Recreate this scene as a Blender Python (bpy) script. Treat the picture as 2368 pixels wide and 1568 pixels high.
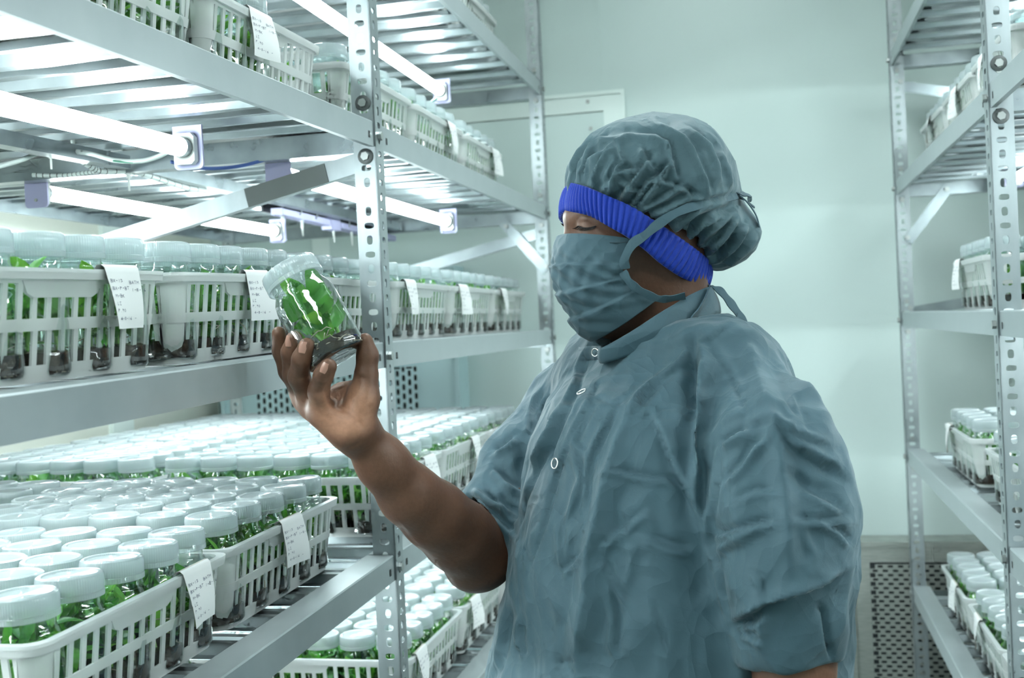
import bpy, bmesh, math, random
import numpy as np
from mathutils import Vector, Matrix

for _o in list(bpy.data.objects):
    bpy.data.objects.remove(_o)
random.seed(7)
S = bpy.context.scene
COL = S.collection
PI = math.pi

# ------------------------------------------------------------------ camera
CAM_Z = 1.45
FPX, YAW, PITCH, ROLL = 2634.8, .2212, -.0117, -.047
_fw = Vector((-math.sin(YAW), math.cos(YAW), 0)); _ri = Vector((math.cos(YAW), math.sin(YAW), 0)); _up = Vector((0, 0, 1))
C_F = _fw * math.cos(PITCH) + _up * math.sin(PITCH)
_u2 = _up * math.cos(PITCH) - _fw * math.sin(PITCH)
C_R = _ri * math.cos(ROLL) + _u2 * math.sin(ROLL)
C_U = _u2 * math.cos(ROLL) - _ri * math.sin(ROLL)
CAM_P = Vector((0, 0, CAM_Z))
cam = bpy.data.cameras.new('camera')
cam.sensor_width = 36; cam.lens = 36 * FPX / 2368
cam.clip_start = .02; cam.clip_end = 50
cam.dof.use_dof = True; cam.dof.focus_distance = 1.16; cam.dof.aperture_fstop = 8.5
cam_o = bpy.data.objects.new('camera', cam); COL.objects.link(cam_o)
cam_o.matrix_world = Matrix(((C_R.x, C_U.x, -C_F.x, 0), (C_R.y, C_U.y, -C_F.y, 0), (C_R.z, C_U.z, -C_F.z, CAM_Z), (0, 0, 0, 1)))
S.camera = cam_o

def at(px, py, d):
    """world point seen at photo pixel (px, py) at distance d along the optical axis"""
    return CAM_P + (C_F + C_R * ((px - 1184) / FPX) - C_U * ((py - 784) / FPX)) * d

# ------------------------------------------------------------------ world, exposure
W = bpy.data.worlds.new('room_air'); S.world = W; W.use_nodes = True
W.node_tree.nodes['Background'].inputs[0].default_value = (.8, .93, .95, 1)
W.node_tree.nodes['Background'].inputs[1].default_value = .05
vs = S.view_settings
vs.view_transform = 'Standard'; vs.look = 'None'; vs.exposure = 1.82; vs.gamma = 1.0; vs.use_curve_mapping = False
S.cycles.max_bounces = 7; S.cycles.diffuse_bounces = 3; S.cycles.glossy_bounces = 3
S.cycles.transmission_bounces = 4; S.cycles.transparent_max_bounces = 14
S.cycles.use_light_tree = False
S.cycles.use_adaptive_sampling = True; S.cycles.adaptive_threshold = .07; S.cycles.adaptive_min_samples = 12
S.cycles.use_denoising = True; S.cycles.caustics_reflective = False; S.cycles.caustics_refractive = False
S.cycles.sample_clamp_indirect = 6.0
TUBE_E = 11.5        # emission of the fluorescent tubes
FILL_E = 6.0        # emission of the added ceiling fill panels

# ------------------------------------------------------------------ materials
def mat(name):
    m = bpy.data.materials.new(name); m.use_nodes = True
    nt = m.node_tree; b = nt.nodes.get('Principled BSDF')
    return m, nt, b
def setp(b, **k):
    for key, v in k.items():
        s = {'col': 'Base Color', 'rough': 'Roughness', 'metal': 'Metallic', 'spec': 'Specular IOR Level', 'sheen': 'Sheen Weight',
             'sss': 'Subsurface Weight', 'coat': 'Coat Weight', 'ior': 'IOR'}[key]
        b.inputs[s].default_value = (*v, 1) if isinstance(v, tuple) else v
def add_noise(nt, b, scale=40, detail=3, bump=.1, dist=.002, stretch=None, c0=None, c1=None, r0=None, r1=None, voronoi=False, coords='Object'):
    tc = nt.nodes.new('ShaderNodeTexCoord'); src = tc.outputs[coords]
    if stretch:
        mp = nt.nodes.new('ShaderNodeMapping'); mp.inputs['Scale'].default_value = stretch
        nt.links.new(src, mp.inputs['Vector']); src = mp.outputs['Vector']
    if voronoi:
        n = nt.nodes.new('ShaderNodeTexVoronoi'); n.inputs['Scale'].default_value = scale; out = n.outputs['Color']
        bw = nt.nodes.new('ShaderNodeRGBToBW'); nt.links.new(out, bw.inputs[0]); out = bw.outputs[0]
    else:
        n = nt.nodes.new('ShaderNodeTexNoise'); n.inputs['Scale'].default_value = scale; n.inputs['Detail'].default_value = detail; out = n.outputs['Fac']
    nt.links.new(src, n.inputs['Vector'])
    if c0:
        r = nt.nodes.new('ShaderNodeValToRGB'); r.color_ramp.elements[0].position = .32; r.color_ramp.elements[1].position = .7
        r.color_ramp.elements[0].color = (*c0, 1); r.color_ramp.elements[1].color = (*c1, 1)
        nt.links.new(out, r.inputs[0]); nt.links.new(r.outputs[0], b.inputs['Base Color'])
    if r0 is not None:
        mr = nt.nodes.new('ShaderNodeMapRange'); mr.inputs[3].default_value = r0; mr.inputs[4].default_value = r1
        nt.links.new(out, mr.inputs[0]); nt.links.new(mr.outputs[0], b.inputs['Roughness'])
    if bump:
        bp = nt.nodes.new('ShaderNodeBump'); bp.inputs['Strength'].default_value = bump; bp.inputs['Distance'].default_value = dist
        nt.links.new(out, bp.inputs['Height']); nt.links.new(bp.outputs[0], b.inputs['Normal'])
    return out

def simple(name, **k):
    m, nt, b = mat(name); setp(b, **k); return m
M = {}
m, nt, b = mat('galvanised_sheet'); setp(b, metal=.92, rough=.28); add_noise(nt, b, 22, 3, 0, .0005, None, (.27, .31, .325), (.36, .405, .42), .24, .34); M['galv'] = m
m, nt, b = mat('zinc_post'); setp(b, metal=.75, rough=.36); add_noise(nt, b, 35, 4, .06, .0006, (1, 1, .35), (.34, .38, .395), (.44, .485, .50), .30, .44); M['post'] = m
m, nt, b = mat('grey_powder_beam'); setp(b, metal=.35, rough=.34); add_noise(nt, b, 18, 3, .03, .0005, None, (.36, .41, .425), (.40, .45, .465), .3, .4); M['beam'] = m
M['bolt'] = simple('bolt_steel', col=(.42, .44, .43), metal=.9, rough=.35)
M['washer'] = simple('dark_washer', col=(.13, .14, .14), metal=.7, rough=.45)
M['lilac'] = simple('lilac_plastic', col=(.50, .50, .74), rough=.45)
M['holder'] = simple('holder_white', col=(.62, .66, .64), rough=.4)
M['black'] = simple('black_print_and_shade', col=(.015, .018, .02), rough=.5)  # cable print marks, plus painted shade in beam holes and channel gap
M['cable'] = simple('cable_grey_white', col=(.60, .68, .66), rough=.45)
M['cable_green'] = simple('cable_green', col=(.10, .32, .22), rough=.45)
M['cable_dark'] = simple('cable_dark', col=(.12, .14, .15), rough=.5)
M['cable_blue'] = simple('cable_blue', col=(.10, .18, .50), rough=.5)
M['paper'] = simple('tag_paper', col=(.84, .86, .86), rough=.7, spec=.2)
M['paper_back'] = simple('tag_inside', col=(.62, .57, .52), rough=.8, spec=.1)
M['ink'] = simple('pen_ink', col=(.05, .06, .14), rough=.6)
M['steel'] = None; M['tape'] = simple('grey_tape', col=(.20, .22, .22), rough=.6)
m, nt, b = mat('brushed_steel'); setp(b, metal=.8, rough=.42); add_noise(nt, b, 30, 3, .05, .0005, (1, 1, 12), (.40, .42, .39), (.52, .54, .50)); M['steel'] = m
M['bluepaint'] = simple('pale_blue_cabinet', col=(.50, .68, .71), rough=.45)
M['slot_shade'] = simple('painted_slot_shade', col=(.012, .016, .018), rough=.8)
m, nt, b = mat('mint_wall_panel'); setp(b, rough=.38, spec=.4); add_noise(nt, b, 1.6, 2, .02, .002, None, (.56, .675, .655), (.59, .70, .68)); M['wall'] = m
m, nt, b = mat('cream_wall_panel'); setp(b, rough=.5); add_noise(nt, b, 2, 2, .02, .002, None, (.66, .69, .62), (.69, .72, .65)); M['wall_l'] = m
M['trim'] = simple('white_trim', col=(.76, .86, .83), rough=.4)
m, nt, b = mat('floor_epoxy'); setp(b, rough=.25); add_noise(nt, b, 5, 3, .02, .002, None, (.42, .50, .50), (.48, .56, .55)); M['floor'] = m
M['ceil'] = simple('ceiling_white', col=(.78, .83, .81), rough=.7)

def emission(name, col, s):
    m = bpy.data.materials.new(name); m.use_nodes = True; nt = m.node_tree
    nt.nodes.clear(); o = nt.nodes.new('ShaderNodeOutputMaterial'); e = nt.nodes.new('ShaderNodeEmission')
    e.inputs[0].default_value = (*col, 1); e.inputs[1].default_value = s; nt.links.new(e.outputs[0], o.inputs[0]); return m
M['tube'] = emission('tube_glow', (.865, 1.0, 1.005), TUBE_E)
M['fill_glow'] = emission('added_ceiling_fill_glow', (.875, 1.0, 1.0), FILL_E)

def rim_weight(nt, base, gain, power, normal=None):
    N = nt.nodes.new; L = nt.links.new; lw = N('ShaderNodeLayerWeight'); lw.inputs[0].default_value = .5
    p = N('ShaderNodeMath'); p.operation = 'POWER'; p.inputs[1].default_value = power; L(lw.outputs['Facing'], p.inputs[0])
    m_ = N('ShaderNodeMath'); m_.operation = 'MULTIPLY_ADD'; m_.inputs[1].default_value = gain; m_.inputs[2].default_value = base; L(p.outputs[0], m_.inputs[0])
    if normal is not None: L(normal, lw.inputs['Normal'])
    return m_.outputs[0]
def translucent(name, col, trans, transp, rough=.3, gl=.35, ribs=False):
    m = bpy.data.materials.new(name); m.use_nodes = True; nt = m.node_tree; nt.nodes.clear()
    N = nt.nodes.new; L = nt.links.new
    o = N('ShaderNodeOutputMaterial'); d = N('ShaderNodeBsdfDiffuse'); t = N('ShaderNodeBsdfTranslucent'); g = N('ShaderNodeBsdfGlossy'); tr = N('ShaderNodeBsdfTransparent')
    d.inputs[0].default_value = (*col, 1); t.inputs[0].default_value = (*col, 1); g.inputs['Roughness'].default_value = rough
    tr.inputs[0].default_value = (min(1, col[0] * 1.1), min(1, col[1] * 1.1), min(1, col[2] * 1.1), 1)
    a = N('ShaderNodeMixShader'); a.inputs[0].default_value = trans; L(d.outputs[0], a.inputs[1]); L(t.outputs[0], a.inputs[2])
    c = N('ShaderNodeMixShader'); c.inputs[0].default_value = transp; L(a.outputs[0], c.inputs[1]); L(tr.outputs[0], c.inputs[2])
    e = N('ShaderNodeMixShader'); L(rim_weight(nt, .05, .45, 3.5), e.inputs[0]); L(c.outputs[0], e.inputs[1]); L(g.outputs[0], e.inputs[2])
    if ribs:
        tc = N('ShaderNodeTexCoord'); sep = N('ShaderNodeSeparateXYZ'); L(tc.outputs['Object'], sep.inputs[0])
        at2 = N('ShaderNodeMath'); at2.operation = 'ARCTAN2'; L(sep.outputs[0], at2.inputs[0]); L(sep.outputs[1], at2.inputs[1])
        mu = N('ShaderNodeMath'); mu.operation = 'MULTIPLY'; mu.inputs[1].default_value = 80; L(at2.outputs[0], mu.inputs[0])
        sn = N('ShaderNodeMath'); sn.operation = 'SINE'; L(mu.outputs[0], sn.inputs[0])
        bp = N('ShaderNodeBump'); bp.inputs['Strength'].default_value = .22; bp.inputs['Distance'].default_value = .0005; L(sn.outputs[0], bp.inputs['Height'])
        for sh in (d, t, g): L(bp.outputs[0], sh.inputs['Normal'])
    L(e.outputs[0], o.inputs[0]); return m
M['basket'] = translucent('milky_basket_plastic', (.93, .955, .95), .52, .04, .32)
M['lid'] = translucent('frosted_lid_plastic', (.70, .77, .79), .34, .44, .08, ribs=True)
def glass(name, base=.075, gain=.75, power=2.6):
    m = bpy.data.materials.new(name); m.use_nodes = True; nt = m.node_tree; nt.nodes.clear(); N = nt.nodes.new; L = nt.links.new
    o = N('ShaderNodeOutputMaterial'); g = N('ShaderNodeBsdfGlossy'); tr = N('ShaderNodeBsdfTransparent'); mx = N('ShaderNodeMixShader')
    g.inputs['Roughness'].default_value = .03; tr.inputs[0].default_value = (.90, .95, .935, 1)
    tc = N('ShaderNodeTexCoord'); n = N('ShaderNodeTexNoise'); n.inputs['Scale'].default_value = 55; n.inputs['Detail'].default_value = 1
    L(tc.outputs['Object'], n.inputs['Vector']); bp = N('ShaderNodeBump'); bp.inputs['Strength'].default_value = .35; bp.inputs['Distance'].default_value = .003
    L(n.outputs['Fac'], bp.inputs['Height']); L(bp.outputs[0], g.inputs['Normal'])
    L(rim_weight(nt, base, gain, power, bp.outputs[0]), mx.inputs[0]); L(tr.outputs[0], mx.inputs[1]); L(g.outputs[0], mx.inputs[2]); L(mx.outputs[0], o.inputs[0]); return m
M['glass'] = glass('jar_glass'); M['glass_held'] = glass('held_jar_glass', .10, .9, 2.0)
def leafmat(name, c0, c1):
    m, nt, b = mat(name); setp(b, rough=.32, spec=.45)
    add_noise(nt, b, 28, 2, .15, .001, None, c0, c1)
    b.inputs['Transmission Weight'].default_value = 0
    t = nt.nodes.new('ShaderNodeBsdfTranslucent'); t.inputs[0].default_value = (c1[0] * 1.8, min(1, c1[1] * 1.5), c1[2] * .9, 1)
    mx = nt.nodes.new('ShaderNodeMixShader'); mx.inputs[0].default_value = .3
    o = nt.nodes['Material Output']; nt.links.new(b.outputs[0], mx.inputs[1]); nt.links.new(t.outputs[0], mx.inputs[2]); nt.links.new(mx.outputs[0], o.inputs[0])
    return m
M['leaf'] = leafmat('plantlet_leaf', (.035, .20, .02), (.10, .42, .05))
M['leaf_light'] = leafmat('plantlet_leaf_light', (.09, .36, .035), (.22, .58, .08))
M['stem'] = simple('plantlet_stem', col=(.22, .48, .10), rough=.4)
m, nt, b = mat('dark_medium'); setp(b, rough=.25); add_noise(nt, b, 90, 3, .5, .002, None, (.006, .005, .005), (.05, .032, .025)); M['soil'] = m
M['root'] = simple('pale_root', col=(.50, .42, .33), rough=.6)

# ------------------------------------------------------------------ mesh helpers
class MB:
    def __init__(s): s.v = []; s.f = []; s.m = []
    def add(s, verts, faces, mi=0):
        o = len(s.v); s.v += [tuple(q) for q in verts]; s.f += [tuple(i + o for i in q) for q in faces]; s.m += [mi] * len(faces); return s
    def box(s, a, b, mi=0):
        (x0, y0, z0), (x1, y1, z1) = a, b
        return s.add([(x0, y0, z0), (x1, y0, z0), (x1, y1, z0), (x0, y1, z0), (x0, y0, z1), (x1, y0, z1), (x1, y1, z1), (x0, y1, z1)],
              [(0, 3, 2, 1), (4, 5, 6, 7), (0, 1, 5, 4), (1, 2, 6, 5), (2, 3, 7, 6), (3, 0, 4, 7)], mi)
    def tube(s, pts, r, seg=8, mi=0, cap=True):
        pts = [Vector(p) for p in pts]; n = len(pts); rr = r if isinstance(r, (list, tuple)) else [r] * n
        t0 = (pts[1] - pts[0]).normalized(); ref = Vector((0, 0, 1)) if abs(t0.z) < .9 else Vector((1, 0, 0))
        u = t0.cross(ref).normalized(); vs_ = []
        for i, p in enumerate(pts):
            t = (pts[min(i + 1, n - 1)] - pts[max(i - 1, 0)]).normalized()
            u = (u - t * u.dot(t)).normalized(); w = t.cross(u)
            for k in range(seg):
                a = 2 * PI * k / seg; vs_.append(p + (u * math.cos(a) + w * math.sin(a)) * rr[i])
        fs = [(i * seg + k, i * seg + (k + 1) % seg, (i + 1) * seg + (k + 1) % seg, (i + 1) * seg + k) for i in range(n - 1) for k in range(seg)]
        if cap: fs += [tuple(range(seg))[::-1], tuple((n - 1) * seg + k for k in range(seg))]
        return s.add(vs_, fs, mi)
    def lathe(s, prof, seg=24, mi=0, close_bottom=False, close_top=False):
        n = len(prof); vs_ = [(r * math.cos(2 * PI * k / seg), r * math.sin(2 * PI * k / seg), z) for r, z in prof for k in range(seg)]
        fs = [(i * seg + k, i * seg + (k + 1) % seg, (i + 1) * seg + (k + 1) % seg, (i + 1) * seg + k) for i in range(n - 1) for k in range(seg)]
        if close_bottom: fs.append(tuple(range(seg))[::-1])
        if close_top: fs.append(tuple((n - 1) * seg + k for k in range(seg)))
        return s.add(vs_, fs, mi)
    def extrude(s, prof, axis, a, b, mi=0, closed=True):
        """prof: 2D outline in the two other axes (cyclic order after axis), swept from a to b along axis"""
        def p3(t, q): return {0: (t, q[0], q[1]), 1: (q[0], t, q[1]), 2: (q[0], q[1], t)}[axis]
        n = len(prof); vs_ = [p3(a, q) for q in prof] + [p3(b, q) for q in prof]
        fs = [(k, (k + 1) % n, n + (k + 1) % n, n + k) for k in range(n if closed else n - 1)]
        if closed: fs += [tuple(range(n))[::-1], tuple(range(n, 2 * n))]
        return s.add(vs_, fs, mi)
    def mesh(s, name, mats, smooth=False, angle=None):
        me = bpy.data.meshes.new(name); me.from_pydata(s.v, [], s.f)
        for q in mats: me.materials.append(q)
        me.polygons.foreach_set('material_index', s.m)
        bm = bmesh.new(); bm.from_mesh(me); bmesh.ops.recalc_face_normals(bm, faces=bm.faces)
        if angle:
            for e in bm.edges: e.smooth = (len(e.link_faces) == 2 and e.calc_face_angle(0) < angle)
        bm.to_mesh(me); bm.free()
        if smooth or angle: me.polygons.foreach_set('use_smooth', [True] * len(me.polygons))
        me.update(); return me

def link(name, me, parent=None, loc=None, rot=None):
    o = bpy.data.objects.new(name, me); COL.objects.link(o)
    if parent is not None: o.parent = parent
    if loc is not None: o.location = loc
    if rot is not None: o.rotation_euler = rot
    return o
def empty(name, loc=(0, 0, 0), rot=None):
    o = bpy.data.objects.new(name, None); COL.objects.link(o); o.location = loc; o.empty_display_size = .05
    if rot is not None: o.rotation_euler = rot
    return o
def tag(o, label, cat, group=None, kind=None):
    if label: o['label'] = label
    if cat: o['category'] = cat
    if group: o['group'] = group
    if kind: o['kind'] = kind
    return o
def struct(name, mb, mats, label, cat, parent=None, smooth=False):
    o = link(name, mb.mesh(name, mats, smooth), parent)
    if parent is None: tag(o, label, cat, None, 'structure')
    return o

# ------------------------------------------------------------------ room shell
XL, XR, YB, YF, ZC = -1.52, 1.32, 2.95, -1.5, 2.72
struct('floor', MB().box((XL - .1, YF - .1, -.06), (XR + .1, YB + .1, 0)), [M['floor']], 'pale grey-green smooth floor of the culture room', 'floor')
struct('ceiling', MB().box((XL - .1, YF - .1, ZC), (XR + .1, YB + .1, ZC + .06)), [M['ceil']], 'plain white ceiling above the racks', 'ceiling')
wb = struct('wall_back', MB().box((XL - .1, YB, 0), (XR + .1, YB + .08, ZC)), [M['wall']], 'pale mint panelled wall at the end of the aisle', 'wall')
struct('wall_left', MB().box((XL - .08, YF, 0), (XL, YB, ZC)), [M['wall_l']], 'cream wall behind the left rack', 'wall')
struct('wall_right', MB().box((XR, YF, 0), (XR + .08, YB, ZC)), [M['wall_l']], 'cream wall behind the right rack', 'wall')
struct('wall_front', MB().box((XL - .1, YF - .08, 0), (XR + .1, YF, ZC)), [M['wall']], 'mint wall closing the room behind the viewer', 'wall')
# joints between the wall panels, as raised cover strips
for x in (-.395, .56):
    struct('panel_joint', MB().box((x - .004, YB - .0025, 0), (x + .004, YB, ZC)), [M['wall']], None, None, wb)
struct('trim_1', MB().extrude([(XL, .0), (XL + .012, .0), (XL + .012, ZC), (XL, ZC)], 1, 2.40, 2.49), [M['trim']], 'pale blue vertical cover strip on the cream left wall', 'trim')
# door in the back wall behind the left rack
dz = CAM_Z + .591
dr = struct('door_1', MB().box((-1.16, YB - .012, .01), (-.385, YB - .001, dz - .05)), [M['wall']], 'mint door in the back wall behind the rack', 'door')
fr = MB().box((-1.21, YB - .013, 0), (-1.16, YB - .001, dz)); fr.box((-.39, YB - .013, 0), (-.34, YB - .001, dz)); fr.box((-1.16, YB - .013, dz - .047), (-.39, YB - .001, dz))
struct('door_frame', fr, [M['trim']], None, None, dr)
fr = MB().box((-1.21, YB - .017, dz - .006), (-.334, YB - .013, dz + .004)); fr.box((-.344, YB - .017, 0), (-.334, YB - .013, dz - .006))
struct('frame_edge', fr, [M['trim']], None, None, dr)
for q in ((-.43, dz - .02), (-.425, dz - .09)):
    struct('screw', MB().box((q[0] - .004, YB - .016, q[1] - .004), (q[0] + .004, YB - .012, q[1] + .004)), [M['bolt']], None, None, dr)

# unseen ceiling light panels, added to brighten the man and the back wall
for i, (x, y, lab) in enumerate(((-.10, -.30, 'square ceiling panel above the viewer, added as fill light'), (-.10, 1.70, 'square ceiling panel at the far end of the aisle, added as fill light'))):
    e = tag(empty('added_ceiling_light', (x, y, ZC)), lab, 'lamp', 'added ceiling fill lights over the aisle')
    f_ = MB().box((-.29, -.29, -.035), (-.27, .29, 0)); f_.box((.27, -.29, -.035), (.29, .29, 0)); f_.box((-.27, -.29, -.035), (.27, -.27, 0)); f_.box((-.27, .27, -.035), (.27, .29, 0))
    link('frame', f_.mesh('frame', [M['trim']]), e)
    link('fill_panel', MB().box((-.27, -.27, -.03), (.27, .27, -.02)).mesh('fill_panel', [M['fill_glow']]), e)

# ------------------------------------------------------------------ slotted-angle racks
PITCHH = .01905
FW, TH = .031, .002
def flange(mb, w, n, origin, U, N, phase=0):
    """one perforated flange: n cells tall, w wide along U from origin, thickness along N (away from the seen face)"""
    U = Vector(U); N = Vector(N) * TH; Z = Vector((0, 0, 1)); o = Vector(origin)
    cu = w * .47
    for i in range(n):
        z0 = i * PITCHH; hz = PITCHH / 2
        horiz = (i + phase) % 2
        a, c = (.0068, .0040) if horiz else (.0040, .0060)
        angs = sorted(set([k * PI / 8 for k in range(16)]))
        inner = []; outer = []
        for t in angs:
            ct, st = math.cos(t), math.sin(t)
            # stadium shaped slot
            p = 3.2
            k = (abs(ct / a) ** p + abs(st / c) ** p) ** (-1 / p)
            inner.append((cu + ct * k, z0 + hz + st * k))
            # matching point on the cell rectangle
            dx = (w - cu) if ct > 0 else cu
            kk = min(dx / abs(ct) if abs(ct) > 1e-6 else 9, hz / abs(st) if abs(st) > 1e-6 else 9)
            outer.append([cu + ct * kk, z0 + hz + st * kk])
        # snap the points nearest the corners onto them
        for (cxx, czz) in ((0, z0), (w, z0), (0, z0 + 2 * hz), (w, z0 + 2 * hz)):
            j = min(range(16), key=lambda q: (outer[q][0] - cxx) ** 2 + (outer[q][1] - czz) ** 2); outer[j] = [cxx, czz]
        P3 = lambda q, d: o + U * q[0] + Z * q[1] + N * d
        vs_ = [P3(q, 0) for q in inner] + [P3(q, 0) for q in outer] + [P3(q, 1) for q in inner] + [P3(q, 1) for q in outer]
        fs = []
        for k in range(16):
            l = (k + 1) % 16
            fs += [(k, l, 16 + l, 16 + k), (32 + l, 32 + k, 48 + k, 48 + l), (l, k, 32 + k, 32 + l)]
        mb.add(vs_, fs)
    H = n * PITCHH
    for q in (0, w):
        a_ = o + U * q; mb.add([a_, a_ + N, a_ + N + Z * H, a_ + Z * H], [(0, 1, 2, 3)])
NCELL = 136
def post_mesh(s):
    mb = MB()
    flange(mb, FW, NCELL, (0, 0, 0), (s, 0, 0), (0, 1, 0), 0)
    flange(mb, FW, NCELL, (0, 0, 0), (0, 1, 0), (s, 0, 0), 1)
    return mb.mesh('slotted_post', [M['post']])
POST = {-1: post_mesh(-1), 1: post_mesh(1)}

def hexbolt():
    mb = MB(); pr = [(.0058 * math.cos(k * PI / 3 + .2), .0058 * math.sin(k * PI / 3 + .2)) for k in range(6)]
    mb.extrude(pr, 2, 0, .005); pr2 = [(.0035 * math.cos(k * PI / 4), .0035 * math.sin(k * PI / 4)) for k in range(8)]
    return mb.extrude(pr2, 2, -.012, 0).mesh('bolt', [M['bolt']])
BOLT = hexbolt()
WASH = MB().lathe([(.006, 0), (.0105, 0), (.0105, .0022), (.009, .0028), (.006, .0028)], 20).mesh('washer', [M['washer']], angle=.6)
def bolt(parent, loc, facing, washer=True):
    rot = {'-y': (PI / 2, 0, 0), '+x': (0, PI / 2, 0), '-x': (0, -PI / 2, 0)}[facing]
    b_ = link('bolt', BOLT, parent, loc, rot)
    if washer: link('washer', WASH, b_, (0, 0, -.0005))
    return b_

SLAT_P = [(-.031, -.012), (-.021, -.012), (-.016, -.0012), (-.006, -.0012), (-.003, -.0042), (.003, -.0042), (.006, -.0012), (.016, -.0012), (.021, -.012), (.031, -.012)]
def slat_mesh(length, seed):
    rnd = random.Random(seed); mb = MB(); n = 15; rows = []
    top = SLAT_P; vs_ = []
    for i in range(n):
        x = length * i / (n - 1)
        wob = [(rnd.uniform(-.0012, .0012), rnd.uniform(-.0016, .0016)) for _ in (0, 1)]
        for k, (y, z) in enumerate(top):
            dy, dz_ = (wob[0] if k == 0 else wob[1] if k == len(top) - 1 else (0, 0)); vs_.append((x, y + dy, z + dz_))
        for k, (y, z) in enumerate(top):
            dy, dz_ = (wob[0] if k == 0 else wob[1] if k == len(top) - 1 else (0, 0)); vs_.append((x, y + dy, z + dz_ - .0009))
    m_ = len(top); st = 2 * m_; fs = []
    for i in range(n - 1):
        for k in range(m_ - 1):
            a = i * st + k; fs += [(a, a + 1, a + st + 1, a + st), (a + m_ + 1, a + m_, a + st + m_, a + st + m_ + 1)]
        a = i * st; fs += [(a, a + st, a + st + m_, a + m_), (a + m_ - 1, a + 2 * m_ - 1, a + st + 2 * m_ - 1, a + st + m_ - 1)]
    mb.add(vs_, fs); return mb.mesh('deck_slat', [M['galv']])

LEFT_LV = [CAM_Z + z for z in (.5365, .2442, -.0476, -.3296, -.618, -.905, -1.19)]
LEFT_TOPZ = CAM_Z + .83
RIGHT_LV = [CAM_Z + z for z in (.5578, .2604, -.0445, -.3623, -.682, -.985, -1.27)]
BH = .034
NEAR_SLOPE = .021
def tilt(y):       # the near left bay sags a little towards the viewer
    return -NEAR_SLOPE * max(0, 1.43 - y)

def build_rack(name, label, s, X0, depth, posts_y, levels, sheared):
    """s: direction from the aisle into the rack along x"""
    e = tag(empty(name, (X0, posts_y[0], 0)), label, 'rack'); base = Vector((X0, posts_y[0], 0))
    L = lambda x, y, z: (s * x, y - base.y, z)             # x measured from the aisle plane into the rack
    # posts
    for i, y in enumerate(posts_y):
        link('post', POST[s], e, (0, y - base.y, 0))
        link('post', POST[-s], e, (s * depth, y - base.y, 0))
    # slats
    sl = {(k, sh): slat_mesh(depth - .008, k) for k in range(3) for sh in (0,)}
    sh = (lambda y: tilt(y)) if sheared else (lambda y: 0.0)
    nlev = len(levels)
    for li, z in enumerate(levels):
        top = z + BH
        for bi in range(len(posts_y) - 1):
            y0, y1 = posts_y[bi], posts_y[bi + 1]
            ya, yb = y0 + .0025, y1 - .0008
            for back in (0, 1):
                o = depth if back else 0; d = -1 if back else 1
                t0 = TH + .0006
                prof = [(t0, 0), (t0 + .007, 0), (t0 + .007, .002), (t0 + .002, .002), (t0 + .002, BH - .002), (t0 + .037, BH - .002), (t0 + .037, BH), (t0 + .0015, BH), (t0, BH - .0015)]
                mb = MB(); vs_ = []
                for yy in (ya, yb):
                    for (px, pz) in prof: vs_.append(L(o + d * px, yy, z + pz + sh(yy)))
                n = len(prof)
                mb.add(vs_, [(k, (k + 1) % n, n + (k + 1) % n, n + k) for k in range(n)] + [tuple(range(n))[::-1], tuple(range(n, 2 * n))])
                if not back:
                    for yy in (yb - .016, ya + .05):
                        zz = z + BH * .42 + sh(yy)
                        mb.add([L(t0 - .0003, yy - .0035, zz - .0045), L(t0 - .0003, yy + .0035, zz - .0045), L(t0 - .0003, yy + .0035, zz + .0045), L(t0 - .0003, yy - .0035, zz + .0045)], [(0, 1, 2, 3)], 1)  # near-black quads painted as the shade inside the bolt holes
                link('beam', mb.mesh('beam', [M['beam'] if not back else M['galv'], M['black']]), e)
            # deck slats
            n = int((y1 - y0 - .05) / .0955); off = (y1 - y0 - (n - 1) * .0955) / 2
            for k in range(n):
                yy = y0 + off + k * .0955
                o = link('deck_slat', sl[(k + li) % 3, 0], e, L(.004 if s > 0 else .004, yy, top - .0022 + sh(yy)))
                if s < 0: o.rotation_euler = (math.atan(NEAR_SLOPE) if yy < 1.43 and sheared else 0, 0, PI) if not (yy < 1.43 and sheared) else (-math.atan(NEAR_SLOPE), 0, PI)
        # cross beams at the posts
        for bi, y in enumerate(posts_y):
            mb = MB(); zc = z - .006 + sh(y)
            mb.box(L(.004, y + .004, zc), L(depth - .004, y + .006, zc + .030)); mb.box(L(.004, y + .006, zc), L(depth - .004, y + .03, zc + .002))
            link('cross_beam', mb.mesh('cross_beam', [M['galv']]), e)
            for zz in ((.026, -.026) if li < 6 else ()):
                if bi > 0 and (li == 1 or bi == 2): bolt(e, L(.0146, y - .0005, z + BH * .5 + zz * 1.35 + .006), '-y', bi == 1)
            if bi > 0: bolt(e, L(-.0003, y + .0125, z + BH * .45), '+x' if s < 0 else '-x', False)
    return e

LY = [.23, 1.43, 2.63]; RY = [.49, 1.63, 2.77]
LX, RX = -.493, .300
LD, RD = .83, .78
rackL = build_rack('steel_rack', 'grey slotted-angle steel rack full of jars, left of the aisle', -1, LX, LD, LY, LEFT_LV, True)
rackR = build_rack('steel_rack', 'grey slotted-angle steel rack behind the man, right of the aisle', 1, RX, RD, RY, RIGHT_LV, False)

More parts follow.
